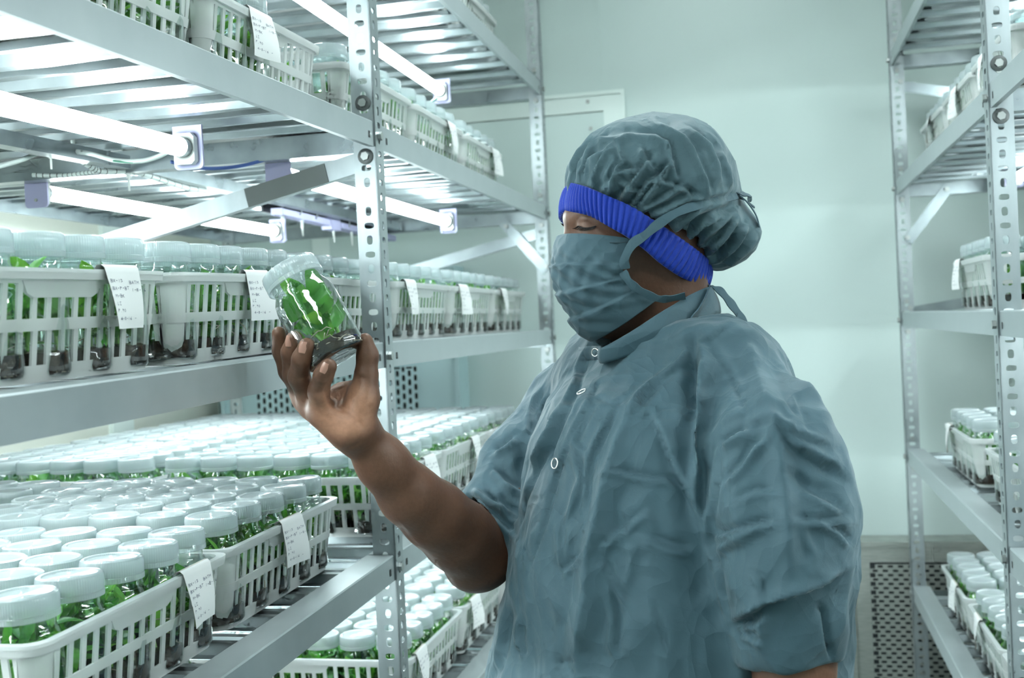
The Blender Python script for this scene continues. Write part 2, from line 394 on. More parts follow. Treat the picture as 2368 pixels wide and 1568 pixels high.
def bar_between(rack, name, a, b, w, t, material, face='-y', closed=True):
    """flat or folded bar from a to b (world), w wide, lying in a plane of constant y"""
    a = Vector(a); b = Vector(b); d = (b - a).normalized(); n = Vector((0, 1, 0)); u = d.cross(n).normalized(); base = rack.location
    mb = MB(); q = []
    prof = [(-w / 2, 0), (w / 2, 0), (w / 2, t), (w / 2 - .002, t), (w / 2 - .002, .002), (-w / 2 + .002, .002), (-w / 2 + .002, t), (-w / 2, t)] if t > .004 else [(-w / 2, 0), (w / 2, 0), (w / 2, t), (-w / 2, t)]
    for p in (a, b):
        for (c, e_) in prof: q.append(p + u * c + n * e_ - base)
    m_ = len(prof); mb.add(q, [(k, (k + 1) % m_, m_ + (k + 1) % m_, m_ + k) for k in range(m_)] + [tuple(range(m_))[::-1], tuple(range(m_, 2 * m_))])
    return link(name, mb.mesh(name, [material]), rack)
z_ = CAM_Z
for li in (0, 1):
    for (ya, yb) in ((.24, 1.425), (1.465, 2.625)):
        zz = LEFT_LV[li] - .003; base = rackL.location; mb = MB()
        prof = [(-.87, 0), (-.848, 0), (-.848, .018), (-.850, .018), (-.850, .002), (-.87, .002)]
        vs_ = [Vector((x, yy, zz + z + tilt(yy))) - base for yy in (ya, yb) for x, z in prof]
        link('support_rail', mb.add(vs_, [(k, (k + 1) % 6, 6 + (k + 1) % 6, 6 + k) for k in range(6)] + [tuple(range(6))[::-1], tuple(range(6, 12))]).mesh('support_rail', [M['galv']]), rackL)
br = bar_between(rackL, 'diagonal_brace', (-.512, 1.4370, z_ + .228), (-1.30, 1.4370, z_ + .055), .026, .014, M['post'])
bs = link('tape_patch', MB().box((-.06, -.0012, -.0135), (.06, 0, .0125)).mesh('tape_patch', [M['tape']]), br, Vector((-.625, 1.4368, z_ + .2035)) - rackL.location, (0, -.216, 0))
bar_between(rackL, 'diagonal_brace', (-.512, 2.637, z_ + .215), (-1.30, 2.637, z_ + .04), .026, .014, M['galv'])
for (xa, za, xb, zb, rk, yy) in ((-.60, .245, -.50, .125, rackL, 2.626), (.42, .275, .322, .150, rackR, 2.766), (.72, .04, .322, -.012, rackR, 2.772), (.72, .42, .322, .51, rackR, 2.772)):
    k = bar_between(rk, 'gusset_strap', (xa, yy, z_ + za), (xb, yy, z_ + zb), .024, .002, M['galv'])
    bolt(rk, Vector((xa + (.008 if rk is rackL else -.008), yy - .001, z_ + za - .010)) - rk.location, '-y', False); bolt(rk, Vector((xb, yy - .001, z_ + zb + .010)) - rk.location, '-y', False)

# ------------------------------------------------------------------ fluorescent lamps under the shelves
TUBES = {}
def lamp(x, y0, y1, z, label, slope=0.0, short=False):
    """slim lamp along y: glowing tube between two holders on lilac plates"""
    e = tag(empty('fluorescent_lamp', (x, y0, z)), label, 'lamp', 'fluorescent lamps under the shelves'); ln = y1 - y0
    if slope: e.rotation_euler = (math.atan(slope), 0, 0)
    key = round(ln, 3)
    if key not in TUBES:
        TUBES[key] = MB().tube([(0, .012, 0), (0, .016, 0), (0, ln - .016, 0), (0, ln - .012, 0)], [.0090, .0108, .0108, .0090], 20).mesh('tube', [M['tube']], angle=.7)
    link('tube', TUBES[key], e)
    for k, yy in ((-1, 0), (1, ln)):
        pl = MB(); r = .006; w, h0, h1 = .0185, -.024, .027; pr = []
        if short: h0, h1 = -.017, .0165
        for (cx_, cz_, a0) in ((w - r, h0 + r, -PI / 2), (w - r, h1 - .002, 0), (-w + r, h1 - .002, PI / 2), (-w + r, h0 + r, PI)):
            for j in range(5 if cz_ < 0 else 1):
                a = a0 + j * PI / 8 if cz_ < 0 else 0
                pr.append((cx_ + r * math.cos(a), cz_ + r * math.sin(a)) if cz_ < 0 else ((w if cx_ > 0 else -w), h1))
        pl.extrude(pr, 1, 0, .003)
        p_ = link('mounting_plate', pl.mesh('mounting_plate', [M['lilac']]), e, (0, yy + (k * .004 if k > 0 else -.007), 0))
        hk = .75 if short else 1; hd = MB().extrude([(a_, c_ * hk) for a_, c_ in ((-.013, -.015), (-.009, -.019), (.009, -.019), (.013, -.015), (.013, .012), (.009, .017), (-.009, .017), (-.013, .012))], 1, 0, .009)
        link('lamp_holder', hd.mesh('lamp_holder', [M['holder']]), e, (0, yy - (.007 if k > 0 else .001) + .001, 0))
        link('end_cap', MB().tube([(0, 0, 0), (0, .014, 0)], .0112, 20).mesh('end_cap', [M['post']], angle=.7), e, (0, yy - (.017 if k > 0 else -.003), 0))
        for zz in (-.013, .016):
            link('screw', BOLT, p_, (0, 0 if k < 0 else .003, zz * (.7 if short else 1)), (PI / 2 if k < 0 else -PI / 2, 0, 0)).scale = (.42, .42, .4)
    return e
zt = CAM_Z
lamp(-.65, .33, 1.214, zt + .228 + tilt(.33), 'bright fluorescent tube under the upper near shelf, end at the top left', NEAR_SLOPE)
lamp(-1.03, .33, 1.30, zt + .205 + tilt(.33), 'fluorescent tube at the back of the near upper shelf', NEAR_SLOPE)
lamp(-.65, 1.475, 2.325, zt + .226, 'front fluorescent tube under the upper shelf beyond the slotted post')
lamp(-1.03, 1.478, 2.306, zt + .228, 'rear fluorescent tube behind the diagonal brace, above the jars')
lamp(-.65, 1.475, 2.322, zt + .500, 'highest fluorescent tube, under the top shelf beside the slotted post')
lamp(-1.03, 1.478, 2.306, zt + .500, 'rear fluorescent tube under the top shelf beyond the slotted post')
lamp(-.65, .33, 1.214, zt + .500 + tilt(.33), 'fluorescent tube under the top near shelf', NEAR_SLOPE)
LAMP_LOW = ((-.0476, 'chest'), (-.3296, 'waist'), (-.618, 'low'))
for zz, nm in LAMP_LOW:
    for (x, a, b_, w1) in ((-.68, .33, 1.2, 'near front'), (-.68, 1.475, 2.325, 'far front'), (-1.06, .33, 1.2, 'near rear'), (-1.06, 1.478, 2.306, 'far rear')):
        lamp(x, a, b_, zt + zz + .001 + tilt(a), 'fluorescent tube under the %s shelf of the left rack, %s one' % (nm, w1), NEAR_SLOPE if a < 1 else 0, True)
for zz, nm in ((.5578, 'top'), (.2604, 'upper'), (-.0445, 'chest'), (-.3623, 'waist')):
    for (a, b_, w1) in ((.62, 1.5, 'near'), (1.70, 2.58, 'far')):
        lamp(.52, a, b_, zt + zz - .002, 'fluorescent tube under the %s shelf of the right rack, %s bay' % (nm, w1), 0, True)

# ------------------------------------------------------------------ cabinets at the end of the aisle
def perforated(name, label, x0, x1, z0, z1, y0, y1, hx0, hx1, hz0, hz1, px_, pz_, hw, hh, body):
    e = tag(empty(name, (x0, y0, z0)), label, 'cabinet')
    lo = Vector((x0, y0, z0))
    link('housing', MB().box((0, .004, 0), (x1 - x0, y1 - y0, z1 - z0)).mesh('housing', [body]), e)
    edge = MB().box((0, -.002, z1 - z0 - .012), (x1 - x0, .004, z1 - z0)); edge.box((0, -.002, 0), (.012, .004, z1 - z0 - .012)); edge.box((x1 - x0 - .012, -.002, 0), (x1 - x0, .004, z1 - z0 - .012))
    link('edge_trim', edge.mesh('edge_trim', [body]), e)
    # grille sheet with real slots over a near-black sheet, painted shade for the inside
    link('shade_sheet', MB().box((hx0 - x0, .0032, hz0 - z0), (hx1 - x0, .0039, hz1 - z0)).mesh('shade_sheet', [M['slot_shade']]), e)
    g = MB(); ny = int(round((hz1 - hz0) / pz_)); nx = int(round((hx1 - hx0) / px_))
    for j in range(ny):
        for i in range(nx):
            off = (j % 2) * px_ * .5 if hw > hh else 0; offz = (i % 2) * pz_ * .5 if hh > hw else 0
            cx_ = hx0 - x0 + (i + .5) * px_ + off; cz_ = hz0 - z0 + (j + .5) * pz_ + offz
            inn = []; out = []
            for k in range(8):
                t = k * PI / 4 + PI / 8; ct, st = math.cos(t), math.sin(t)
                kk = (abs(ct / hw) ** 3 + abs(st / hh) ** 3) ** (-1 / 3); inn.append((cx_ + ct * kk, 0, cz_ + st * kk))
                q = min(px_ / 2 / abs(ct), pz_ / 2 / abs(st)); out.append((cx_ + ct * q, 0, cz_ + st * q))
            for (sx_, sz_, k) in ((1, 1, 0), (-1, 1, 3), (-1, -1, 4), (1, -1, 7)): pass
            cor = [(cx_ + px_ / 2, 0, cz_ + pz_ / 2), (cx_ - px_ / 2, 0, cz_ + pz_ / 2), (cx_ - px_ / 2, 0, cz_ - pz_ / 2), (cx_ + px_ / 2, 0, cz_ - pz_ / 2)]
            fs = [(k, (k + 1) % 8, 8 + (k + 1) % 8, 8 + k) for k in range(8)] + [(8, 16, 9), (10, 11, 17), (12, 18, 13), (14, 15, 19)]
            fs = [(k, (k + 1) % 8, 8 + (k + 1) % 8, 8 + k) for k in range(8)] + [(8, 9, 16), (10, 11, 17), (12, 13, 18), (14, 15, 19)]
            g.add(inn + out + cor, fs)
    link('perforated_grille', g.mesh('perforated_grille', [body]), e)
    return e
perforated('air_cabinet', 'pale blue cabinet with an upright-slotted grille behind the left rack', -1.46, -.785, .05, CAM_Z + .163, 2.85, 2.945,
           -1.358, -.90, CAM_Z - .46, CAM_Z - .095, .0165, .024, .0042, .0095, M['bluepaint'])
perforated('air_cabinet', 'brushed steel cabinet with a horizontally slotted grille beside the right rack', .165, 1.0, .04, CAM_Z - .562, 2.86, 2.945,
           .215, .90, .12, CAM_Z - .612, .0235, .0105, .0085, .0031, M['steel'])

# ------------------------------------------------------------------ culture jars
LEAF_V = []
def leaf(mb, base, dirv, up, length, width, curl, mi, nseg=4):
    d = Vector(dirv).normalized(); s_ = d.cross(Vector(up))
    if s_.length < 1e-3: s_ = d.cross(Vector((1, 0, 0)))
    s_.normalize(); n = s_.cross(d).normalized(); p = Vector(base); vs_ = []; step = length / nseg
    wprof = [.12, .75, 1.0, .72, .04] if nseg == 4 else [math.sin(PI * min(1, (i / nseg) * .93 + .05)) ** .8 for i in range(nseg + 1)]
    ang = 0
    for i in range(nseg + 1):
        w = width * .5 * wprof[i]
        vs_ += [p - s_ * w + n * w * .35, p, p + s_ * w + n * w * .35]
        ang = curl * (i + 1) / nseg
        dd = (d * math.cos(ang) - n * math.sin(ang)); p = p + dd * step
    fs = []
    for i in range(nseg):
        a = i * 3; fs += [(a, a + 1, a + 4, a + 3), (a + 1, a + 2, a + 5, a + 4)]
    mb.add(vs_, fs, mi)
JR = .029          # glass radius
GP = [(.0, .0015), (.020, .0005), (.0265, .001), (.0288, .004), (.029, .010), (.029, .066), (.0278, .073), (.0250, .0785), (.0238, .081), (.0238, .099)]
LP = [(.0262, .0862), (.0276, .0868), (.0276, .0905), (.0270, .0911), (.0274, .0918), (.0274, .1005), (.0266, .1033), (.0245, .1046), (.0225, .1040), (.0218, .1030), (.012, .1028), (.0, .1028)]
JS = 1.105
GP = [(r, z * JS) for r, z in GP]; LP = [(r, z * JS) for r, z in LP]
SP = [(.0, .0022), (.0268, .0022), (.0281, .006), (.0281, .0195), (.023, .0215), (.010, .0205), (.0, .0212)]
def lathe_part(prof, seg, name, material, ang=.7):
    return MB().lathe(prof, seg).mesh(name, [material], angle=ang)
GLASS_HI = lathe_part(GP, 28, 'jar_glass', M['glass'], 2.0); LID_HI = lathe_part(LP, 32, 'jar_lid', M['lid'])
SOIL_HI = lathe_part(SP, 20, 'medium', M['soil'])
def plant_mb(seed, nl=26, roots=7, zcap=.104, nseg=4):
    r = random.Random(seed); mb = MB()
    def inside(p):   # keep the tips within the glass
        q = Vector(p); rr = math.hypot(q.x, q.y); lim = .0262 if q.z < .075 else .0215
        if rr > lim: q.x *= lim / rr; q.y *= lim / rr
        q.z = min(q.z, zcap); return q
    ns = r.randint(3, 5)
    for i in range(ns):
        a = r.uniform(0, 2 * PI); rr = r.uniform(.004, .020); b0 = Vector((rr * math.cos(a), rr * math.sin(a), .014))
        h = r.uniform(.034, .064); tip = b0 + Vector((r.uniform(-.01, .01), r.uniform(-.01, .01), h)); tip = inside(tip)
        mid = (b0 + tip) / 2 + Vector((r.uniform(-.004, .004), r.uniform(-.004, .004), 0))
        mb.tube([b0, mid, tip], [.0016, .0013, .0008], 5, 2, False)
        for k in range(nl // ns):
            t = r.uniform(.25, 1.0); p = b0.lerp(tip, t); aa = r.uniform(0, 2 * PI); el = r.uniform(.15, 1.25)
            d = Vector((math.cos(aa) * math.cos(el), math.sin(aa) * math.cos(el), math.sin(el))); ln = r.uniform(.026, .050)
            start = len(mb.v); leaf(mb, p, d, (0, 0, 1), ln, r.uniform(.013, .022), r.uniform(-.2, 1.3), 1 if r.random() < .35 else 0, nseg)
            for j in range(start, len(mb.v)): mb.v[j] = tuple(inside(mb.v[j]))
    for k in range(roots):
        a = r.uniform(0, 2 * PI); pts = []; z = r.uniform(.02, .05) if r.random() < .4 else .014
        for j in range(5):
            a += r.uniform(-.5, .7); pts.append((.0271 * math.cos(a), .0271 * math.sin(a), max(.004, z))); z -= r.uniform(-.002, .012)
        mb.tube(pts, .0005, 4, 3, False)
    return mb
PMATS = [M['leaf'], M['leaf_light'], M['stem'], M['root']]
PLANTS = [plant_mb(100 + i).mesh('plantlets', PMATS, smooth=True) for i in range(10)]
PLANTS_LO = [plant_mb(200 + i, 14, 0, nseg=2) for i in range(5)]

ORD = ['first', 'second', 'third', 'fourth', 'fifth', 'sixth']
STUFF = []       # world matrices of the jars that are not built one by one
NY, NX = 5, 6
BL, BW, BHT = .305, .362, .088

JARKEY = {}
def one_jar(loc, rotz, plant, label, group, tilt_x=0.0, key_=None):
    e = tag(empty('culture_jar', loc, (tilt_x, 0, rotz)), label, 'jar', group)
    JARKEY[e.name] = key_
    link('glass', GLASS_HI, e); link('lid', LID_HI, e); link('medium', SOIL_HI, e); link('plantlets', PLANTS[plant], e)
    return e

# ------------------------------------------------------------------ plastic baskets
def rrect(w, l, r, n=5):
    pts = []
    for (cx_, cy_, a0) in ((w - r, l - r, 0), (r, l - r, PI / 2), (r, r, PI), (w - r, r, 1.5 * PI)):
        for k in range(n + 1):
            a = a0 + k * PI / 2 / n; pts.append((cx_ + r * math.cos(a), cy_ + r * math.sin(a)))
    return pts
def inset(z): return .011 * (1 - z / BHT)
def ring(mb, z0, z1, out0=0, out1=0, th=.0024):
    """band that follows the tapered rounded outline between heights z0 and z1"""
    def loop(z, off):
        i = inset(z) - off; return [(x + i, y + i, z) for x, y in rrect(BW - 2 * i, BL - 2 * i, .017)]
    A, B, C, D = loop(z0, out0), loop(z1, out1), loop(z1, out1 - th), loop(z0, out0 - th); n = len(A)
    vs_ = A + B + C + D; fs = []
    for k in range(n):
        l = (k + 1) % n
        fs += [(k, l, n + l, n + k), (n + k, n + l, 2 * n + l, 2 * n + k), (2 * n + k, 2 * n + l, 3 * n + l, 3 * n + k), (3 * n + k, 3 * n + l, l, k)]
    mb.add(vs_, fs)
def rim_mb():
    mb = MB(); ring(mb, .0765, BHT - .002, 0, .0005); ring(mb, BHT - .004, BHT, .0045, .0045, .007); ring(mb, BHT - .0085, BHT - .003, .0045, .0045, .002); return mb
RIM = rim_mb().mesh('rim', [M['basket']], angle=.6)
_mb = MB(); ring(_mb, .040, .0495, .0006, .0006); BAND = _mb.mesh('middle_band', [M['basket']], angle=.6)
_mb = MB(); ring(_mb, .0, .0135); i_ = inset(0); _n = rrect(BW - 2 * i_, BL - 2 * i_, .017); _o = len(_mb.v)
_mb.add([(x + i_, y + i_, .001) for x, y in _n], [tuple(range(len(_n)))]); _mb.add([(x + i_, y + i_, .0028) for x, y in _n], [tuple(range(len(_n)))])
BASE = _mb.mesh('base', [M['basket']], angle=.6)
def corner_mb():
    """one rounded corner wall at the low-x low-y corner (placed four times by mirroring the outline)"""
    mb = MB(); vs_ = []; rows = 7
    def path(z, off):
        i = inset(z) - off; r = .017; pts = [(i, .0225)]
        for k in range(6):
            a = PI + k * PI / 10; pts.append((i + r + r * math.cos(a), i + r + r * math.sin(a)))
        return pts + [(.0225, i)]
    zs = (.012, .0785); Q = []
    for z in zs: Q.append([(x, y, z) for x, y in path(z, 0)]); Q.append([(x, y, z) for x, y in path(z, -.0022)])
    n = len(Q[0]); o0, i0, o1, i1 = 0, n, 2 * n, 3 * n; fs = []
    for k in range(n - 1): fs += [(o0 + k, o0 + k + 1, o1 + k + 1, o1 + k), (i0 + k + 1, i0 + k, i1 + k, i1 + k + 1), (o0 + k + 1, o0 + k, i0 + k, i0 + k + 1), (o1 + k, o1 + k + 1, i1 + k + 1, i1 + k)]
    fs += [(o0, o1, i1, i0), (o0 + n - 1, i0 + n - 1, i1 + n - 1, o1 + n - 1)]
    return mb.add(Q[0] + Q[1] + Q[2] + Q[3], fs)
_cm = corner_mb()
CORN = []
for (fx, fy) in ((0, 0), (1, 0), (0, 1), (1, 1)):
    q = MB().add([((BW - x) if fx else x, (BL - y) if fy else y, z) for x, y, z in _cm.v], _cm.f); CORN.append(q.mesh('corner_post', [M['basket']], angle=.6))
def bar_quad(side, u, z0, z1, w=.0060, th=.0022):
    """bar of a side wall; side: 0 low-x, 1 high-x, 2 low-y, 3 high-y; u position along the side"""
    vs_ = []
    for z in (z0, z1):
        i = inset(z)
        for (du, dn) in ((-w / 2, 0), (w / 2, 0), (w / 2, th), (-w / 2, th)):
            n = i + dn
            vs_.append({0: (n, u + du, z), 1: (BW - n, u + du, z), 2: (u + du, n, z), 3: (u + du, BL - n, z)}[side])
    return vs_, [(0, 1, 2, 3), (4, 7, 6, 5), (0, 4, 5, 1), (1, 5, 6, 2), (2, 6, 7, 3), (3, 7, 4, 0)]
def side_us(side, row):
    ln = BL if side < 2 else BW; n = 15 if side < 2 else 18; p = .0178
    c = ln / 2 + (0 if row else p * .12); return [c + (k - (n - 1) / 2) * p for k in range(n)]
BAR = {}
for side in range(4):
    for row, (z0, z1) in enumerate(((.0125, .0410), (.0485, .0775))):
        vs_, fs = bar_quad(side, 0, z0, z1); BAR[side, row] = MB().add(vs_, fs).mesh('bar', [M['basket']])
def joined_bars(sides):
    mb = MB()
    for side in sides:
        for row, (z0, z1) in enumerate(((.0125, .0410), (.0485, .0775))):
            for u in side_us(side, row): mb.add(*bar_quad(side, u, z0, z1))
    return mb.mesh('bars', [M['basket']])
def lobe_mb(side, wid=.105):
    """drooping tab under the rim in the middle of a side"""
    mb = MB(); ln = BL if side < 2 else BW; c = ln / 2
    out = [(c - wid / 2, .0785), (c - wid / 2 + .006, .069), (c - wid / 2 + .014, .0655), (c + wid / 2 - .014, .0655), (c + wid / 2 - .006, .069), (c + wid / 2, .0785)]
    vs_ = []
    for dn in (-.0008, .0022):
        for (u, z) in out:
            n = inset(z) + dn; vs_.append({0: (n, u, z), 1: (BW - n, u, z), 2: (u, n, z), 3: (u, BL - n, z)}[side])
    n = len(out); return mb.add(vs_, [tuple(range(n)), tuple(range(n, 2 * n))[::-1]] + [(k, (k + 1) % n, n + (k + 1) % n, n + k) for k in range(n)])
LOBE = {s_: lobe_mb(s_).mesh('rim_tab', [M['basket']]) for s_ in range(4)}
ALL_BARS = joined_bars((0, 1, 2, 3)); BARS_REST = {1: joined_bars((0, 3)), 0: joined_bars((1, 3))}

# tags: folded paper slips over the rim with handwriting
GLY = {'B': [[(0, 0), (0, 2), (.8, 1.9), (.9, 1.3), (.1, 1.05), (1, .8), (.9, .1), (0, 0)]], 'X': [[(0, 0), (1, 2)], [(0, 2), (1, 0)]], 'N': [[(0, 0), (0, 2), (.9, 0), (1, 2)]],
       '1': [[(.4, 0), (.6, 2)]], '3': [[(0, 1.8), (.8, 1.9), (.3, 1.1), (.9, .6), (0, 0)]], 'P': [[(0, 0), (.1, 2), (.9, 1.7), (.1, 1)]], 'T': [[(.5, 0), (.5, 2)], [(0, 2), (1.1, 2)]],
       'M': [[(0, 0), (.1, 2), (.5, .8), (1, 2), (1.1, 0)]], 'K': [[(0, 0), (0, 2)], [(.9, 2), (.1, 1), (1, 0)]], 'L': [[(.2, 2), (0, 0), (.8, .1)]], 'I': [[(.4, 0), (.5, 2)], [(.1, 2), (.9, 2)], [(.1, 0), (.9, 0)]],
       '-': [[(.1, 1), (.9, 1.1)]], '.': [[(.3, 0), (.5, .15)]], '9': [[(.9, 1.5), (.2, 1.9), (.2, 1.1), (.9, 1.4), (.7, 0)]], '0': [[(.5, 0), (.05, 1), (.5, 2), (.95, 1), (.5, 0)]],
       '8': [[(.5, 1), (.1, 1.5), (.5, 2), (.9, 1.5), (.1, .5), (.5, 0), (.9, .5), (.5, 1)]], '6': [[(.8, 2), (.1, .8), (.5, 0), (.9, .6), (.2, .9)]], '4': [[(.7, 0), (.8, 2), (0, .8), (1.1, .8)]],
       'A': [[(0, 0), (.5, 2), (1, 0)], [(.2, .8), (.8, .8)]], 'R': [[(0, 0), (.1, 2), (.9, 1.6), (.1, 1), (1, 0)]], '5': [[(.9, 2), (.2, 2), (.1, 1.2), (.8, 1), (.7, .1), (0, 0)]]}
LINES = [(.05, .10, 'BX-13'), (.62, .13, 'BATM'), (.05, .24, 'BX-P-BT'), (.66, .27, '1-8-16'), (.08, .38, 'M-BK'), (.08, .52, 'LI'), (.06, .65, 'P.90'), (.12, .80, '4-8-16 -')]
TAGW, TAGL = .055, .064
def tag_xy(u, v):
    """profile of the slip: over the rim, then hanging with a curl. u across, v 0..1 along the length; returns (out, z, shift)"""
    s_ = v * TAGL; r = .0042
    if s_ < r * PI: a = s_ / r; return r * (1 - math.cos(a)) - r, r * math.sin(a)
    d = s_ - r * PI
    return r + .010 * math.sin(d * 38) * .6 - .0035 * d / .05, -d
def slip_meshes(seed):
    r = random.Random(seed); c1 = r.uniform(-.004, .006)
    def P(u, v, lift=0.0):
        o, z = tag_xy(u, v); c = c1 * v * (u - .5) * 2
        skew = .003 * v
        return (o + lift + c + .007 * v * v * abs(u - .5) * (1 if u < .5 else .3), (u - .5) * TAGW * (1 - .08 * v) + skew, z)
    mb = MB(); nu, nv = 6, 16; fs = []
    for lay, (lf, mi) in enumerate(((0.0002, 0), (-.0002, 1))):
        o = len(mb.v); mb.v += [P(i / nu, j / nv, lf) for j in range(nv + 1) for i in range(nu + 1)]
        for j in range(nv):
            for i in range(nu):
                a = o + j * (nu + 1) + i; mb.f.append((a, a + 1, a + nu + 2, a + nu + 1)); mb.m.append(mi)
    pm = mb.mesh('paper_slip', [M['paper'], M['paper_back']], smooth=True)
    ib = MB(); cw, ch = .056, .032
    for (u0, v0, txt) in LINES:
        for k, ch_ in enumerate(txt):
            for st in GLY.get(ch_, []):
                q = [((u0 + k * .078 + x * cw), .26 + .72 * (v0 + .07 - y * ch * .9 + .004 * math.sin(k * 3))) for x, y in st]
                for (a, b_) in zip(q, q[1:]):
                    A, B = Vector((a[0] * TAGW, a[1] * TAGL)), Vector((b_[0] * TAGW, b_[1] * TAGL)); d = (B - A)
                    if d.length < 1e-6: continue
                    n = Vector((-d.y, d.x)).normalized() * .00019
                    qd = [A + n, B + n, B - n, A - n]; ib.add([P(t.x / TAGW, t.y / TAGL, .0007) for t in qd], [(0, 1, 2, 3)])
    return pm, ib.mesh('handwriting', [M['ink']])
SLIPS = [slip_meshes(i) for i in range(4)]

BCOUNT = [0]; TAGN = [0]
def basket(x, y, z, mir, fine, desc, blabel, tag_u=None, jars=True, tx=0.0, skip=(), cols=NY, rows=NX):
    """basket whose low corner (x nearest the aisle) is at (x, y); mir=-1: x runs away from the aisle to the left, 1: to the right.
    desc None: its jars join the uncounted rest"""
    BCOUNT[0] += 1; rnd = random.Random(BCOUNT[0] * 17)
    # the basket's local x always runs +x in the world; the aisle side is high-x on the left rack, low-x on the right
    ox = x - BW if mir < 0 else x
    e = tag(empty('plastic_basket', (ox, y, z), (tx, 0, 0)), blabel, 'basket', 'jar baskets on the racks')
    link('rim', RIM, e); link('middle_band', BAND, e); link('base', BASE, e)
    for c in CORN: link('corner_post', c, e)
    aisle = 1 if mir < 0 else 0
    link('rim_tab', LOBE[aisle], e); link('rim_tab', LOBE[2], e)
    if fine:
        for side in (aisle, 2):
            for row in (0, 1):
                for u in side_us(side, row):
                    link('bar', BAR[side, row], e, (0, u, 0) if side < 2 else (u, 0, 0))
        link('bars', BARS_REST[aisle], e)['kind'] = 'stuff'
    else:
        link('bars', ALL_BARS, e)['kind'] = 'stuff'
    if tag_u is not None:
        pm, im = SLIPS[TAGN[0] % 4]; TAGN[0] += 1
        lx = BW + .0015 if mir < 0 else -.0015
        w = e.matrix_basis @ Vector((lx, tag_u, BHT + .0006))
        t = tag(empty('paper_tag', w, (tx, 0, 0 if mir < 0 else PI)), 'handwritten paper slip on the rim of ' + blabel.split(' of jars ')[-1] if False else 'white handwritten slip hanging on the ' + (desc or blabel), 'tag', 'paper tags on the baskets')
        s_ = link('slip', pm, t); link('handwriting', im, s_)
    if jars:
        R = Matrix.Translation((ox, y, z)) @ Matrix.Rotation(tx, 4, 'X')
        for j in range(cols):          # along y, from the near end
            for i in range(rows):      # away from the aisle
                if (i, j) in skip: continue
                px_ = .0335 + i * .059 + rnd.uniform(-.0003, .0003); lx = BW - px_ if mir < 0 else px_
                ly = .0345 + j * .059 + rnd.uniform(-.0003, .0003)
                m_ = R @ Matrix.Translation((lx, ly, .003)); rz = rnd.uniform(0, 6.28); pk = rnd.randint(0, 9)
                key = (BCOUNT[0], i, j)
                if desc and key in KEEP:
                    one_jar(m_.to_translation(), rz, pk, '%s jar along, %s row in, of the %s' % (ORD[j], ORD[i], desc), 'jars in the ' + desc, tx, key)
                else:
                    STUFF.append((m_ @ Matrix.Rotation(rz, 4, 'Z'), pk, key))
    return e
# the 299 jars that show largest in the photo, by basket: row * 5 + place
_K = {1: [0, 1, 2, 3, 4, 5, 6, 7, 8, 9, 10, 11, 12, 13, 14, 15, 16, 17, 18, 19, 20, 21, 22, 23, 24, 26, 27, 28, 29], 2: [0, 1, 2, 3, 4, 6, 7, 8, 9, 12, 13, 14, 18, 19], 3: [3, 4, 9], 5: [0, 3, 4, 5, 6, 10, 11, 12, 15, 16, 17, 18, 19, 20, 21, 22, 23, 24, 25, 26, 27, 28, 29], 6: [0, 1, 2, 3, 4, 5, 6, 7, 8, 9, 10, 11, 12, 13, 14, 15, 16, 17, 18, 19, 20, 21, 22, 23, 24, 27, 28, 29], 7: [0, 1, 2, 3, 4, 5, 6, 7, 8, 9, 13, 14, 20, 21, 25, 26, 27, 28], 8: [0, 1, 2, 3, 4, 5, 6, 7, 8, 9, 10, 11, 12, 13, 14, 15, 16, 17, 18, 19, 20, 21, 22, 23, 24, 25, 26, 27, 28, 29], 9: [0, 1, 2, 3, 4, 5, 6, 7, 8, 9, 10, 11, 12, 13, 14, 16, 17, 18, 19], 10: [0, 5, 6, 10, 11, 12, 13, 15, 16, 17, 18, 20, 21, 22, 23, 24, 25, 26, 28], 11: [1, 2, 3, 4], 12: [0, 1, 2, 3, 4], 13: [1, 2, 3, 4], 14: [0, 1, 2, 3, 4], 15: [0, 1, 2, 3, 4], 16: [0, 1, 2, 3, 4], 17: [2, 3, 4], 18: [0, 1, 2], 19: [0, 1, 3, 4, 5], 20: [0, 1, 2, 3, 4], 21: [0, 1, 2, 3, 4], 24: [3], 25: [0, 1, 2, 3, 4, 5, 6, 7, 8, 9, 10, 11, 12, 13, 14, 15], 27: [0, 1, 2, 3, 4, 5, 6, 7, 11, 12, 13, 29], 33: [0, 4], 34: [0, 1, 2, 3], 35: [1], 36: [0, 1, 2, 3, 4], 37: [0, 1, 2, 3, 4, 5, 8, 9], 38: [1, 2, 4], 40: [0, 1, 2, 3, 4], 41: [0, 1, 2, 3, 4, 5, 6, 7, 8, 9]}
KEEP = {(b, q // 5, q % 5) for b, v in _K.items() for q in v}

def lz(li, y): return LEFT_LV[li] + BH + .0004 + tilt(y)
NT = math.atan(NEAR_SLOPE)
FX, FX2 = -.548, -.925
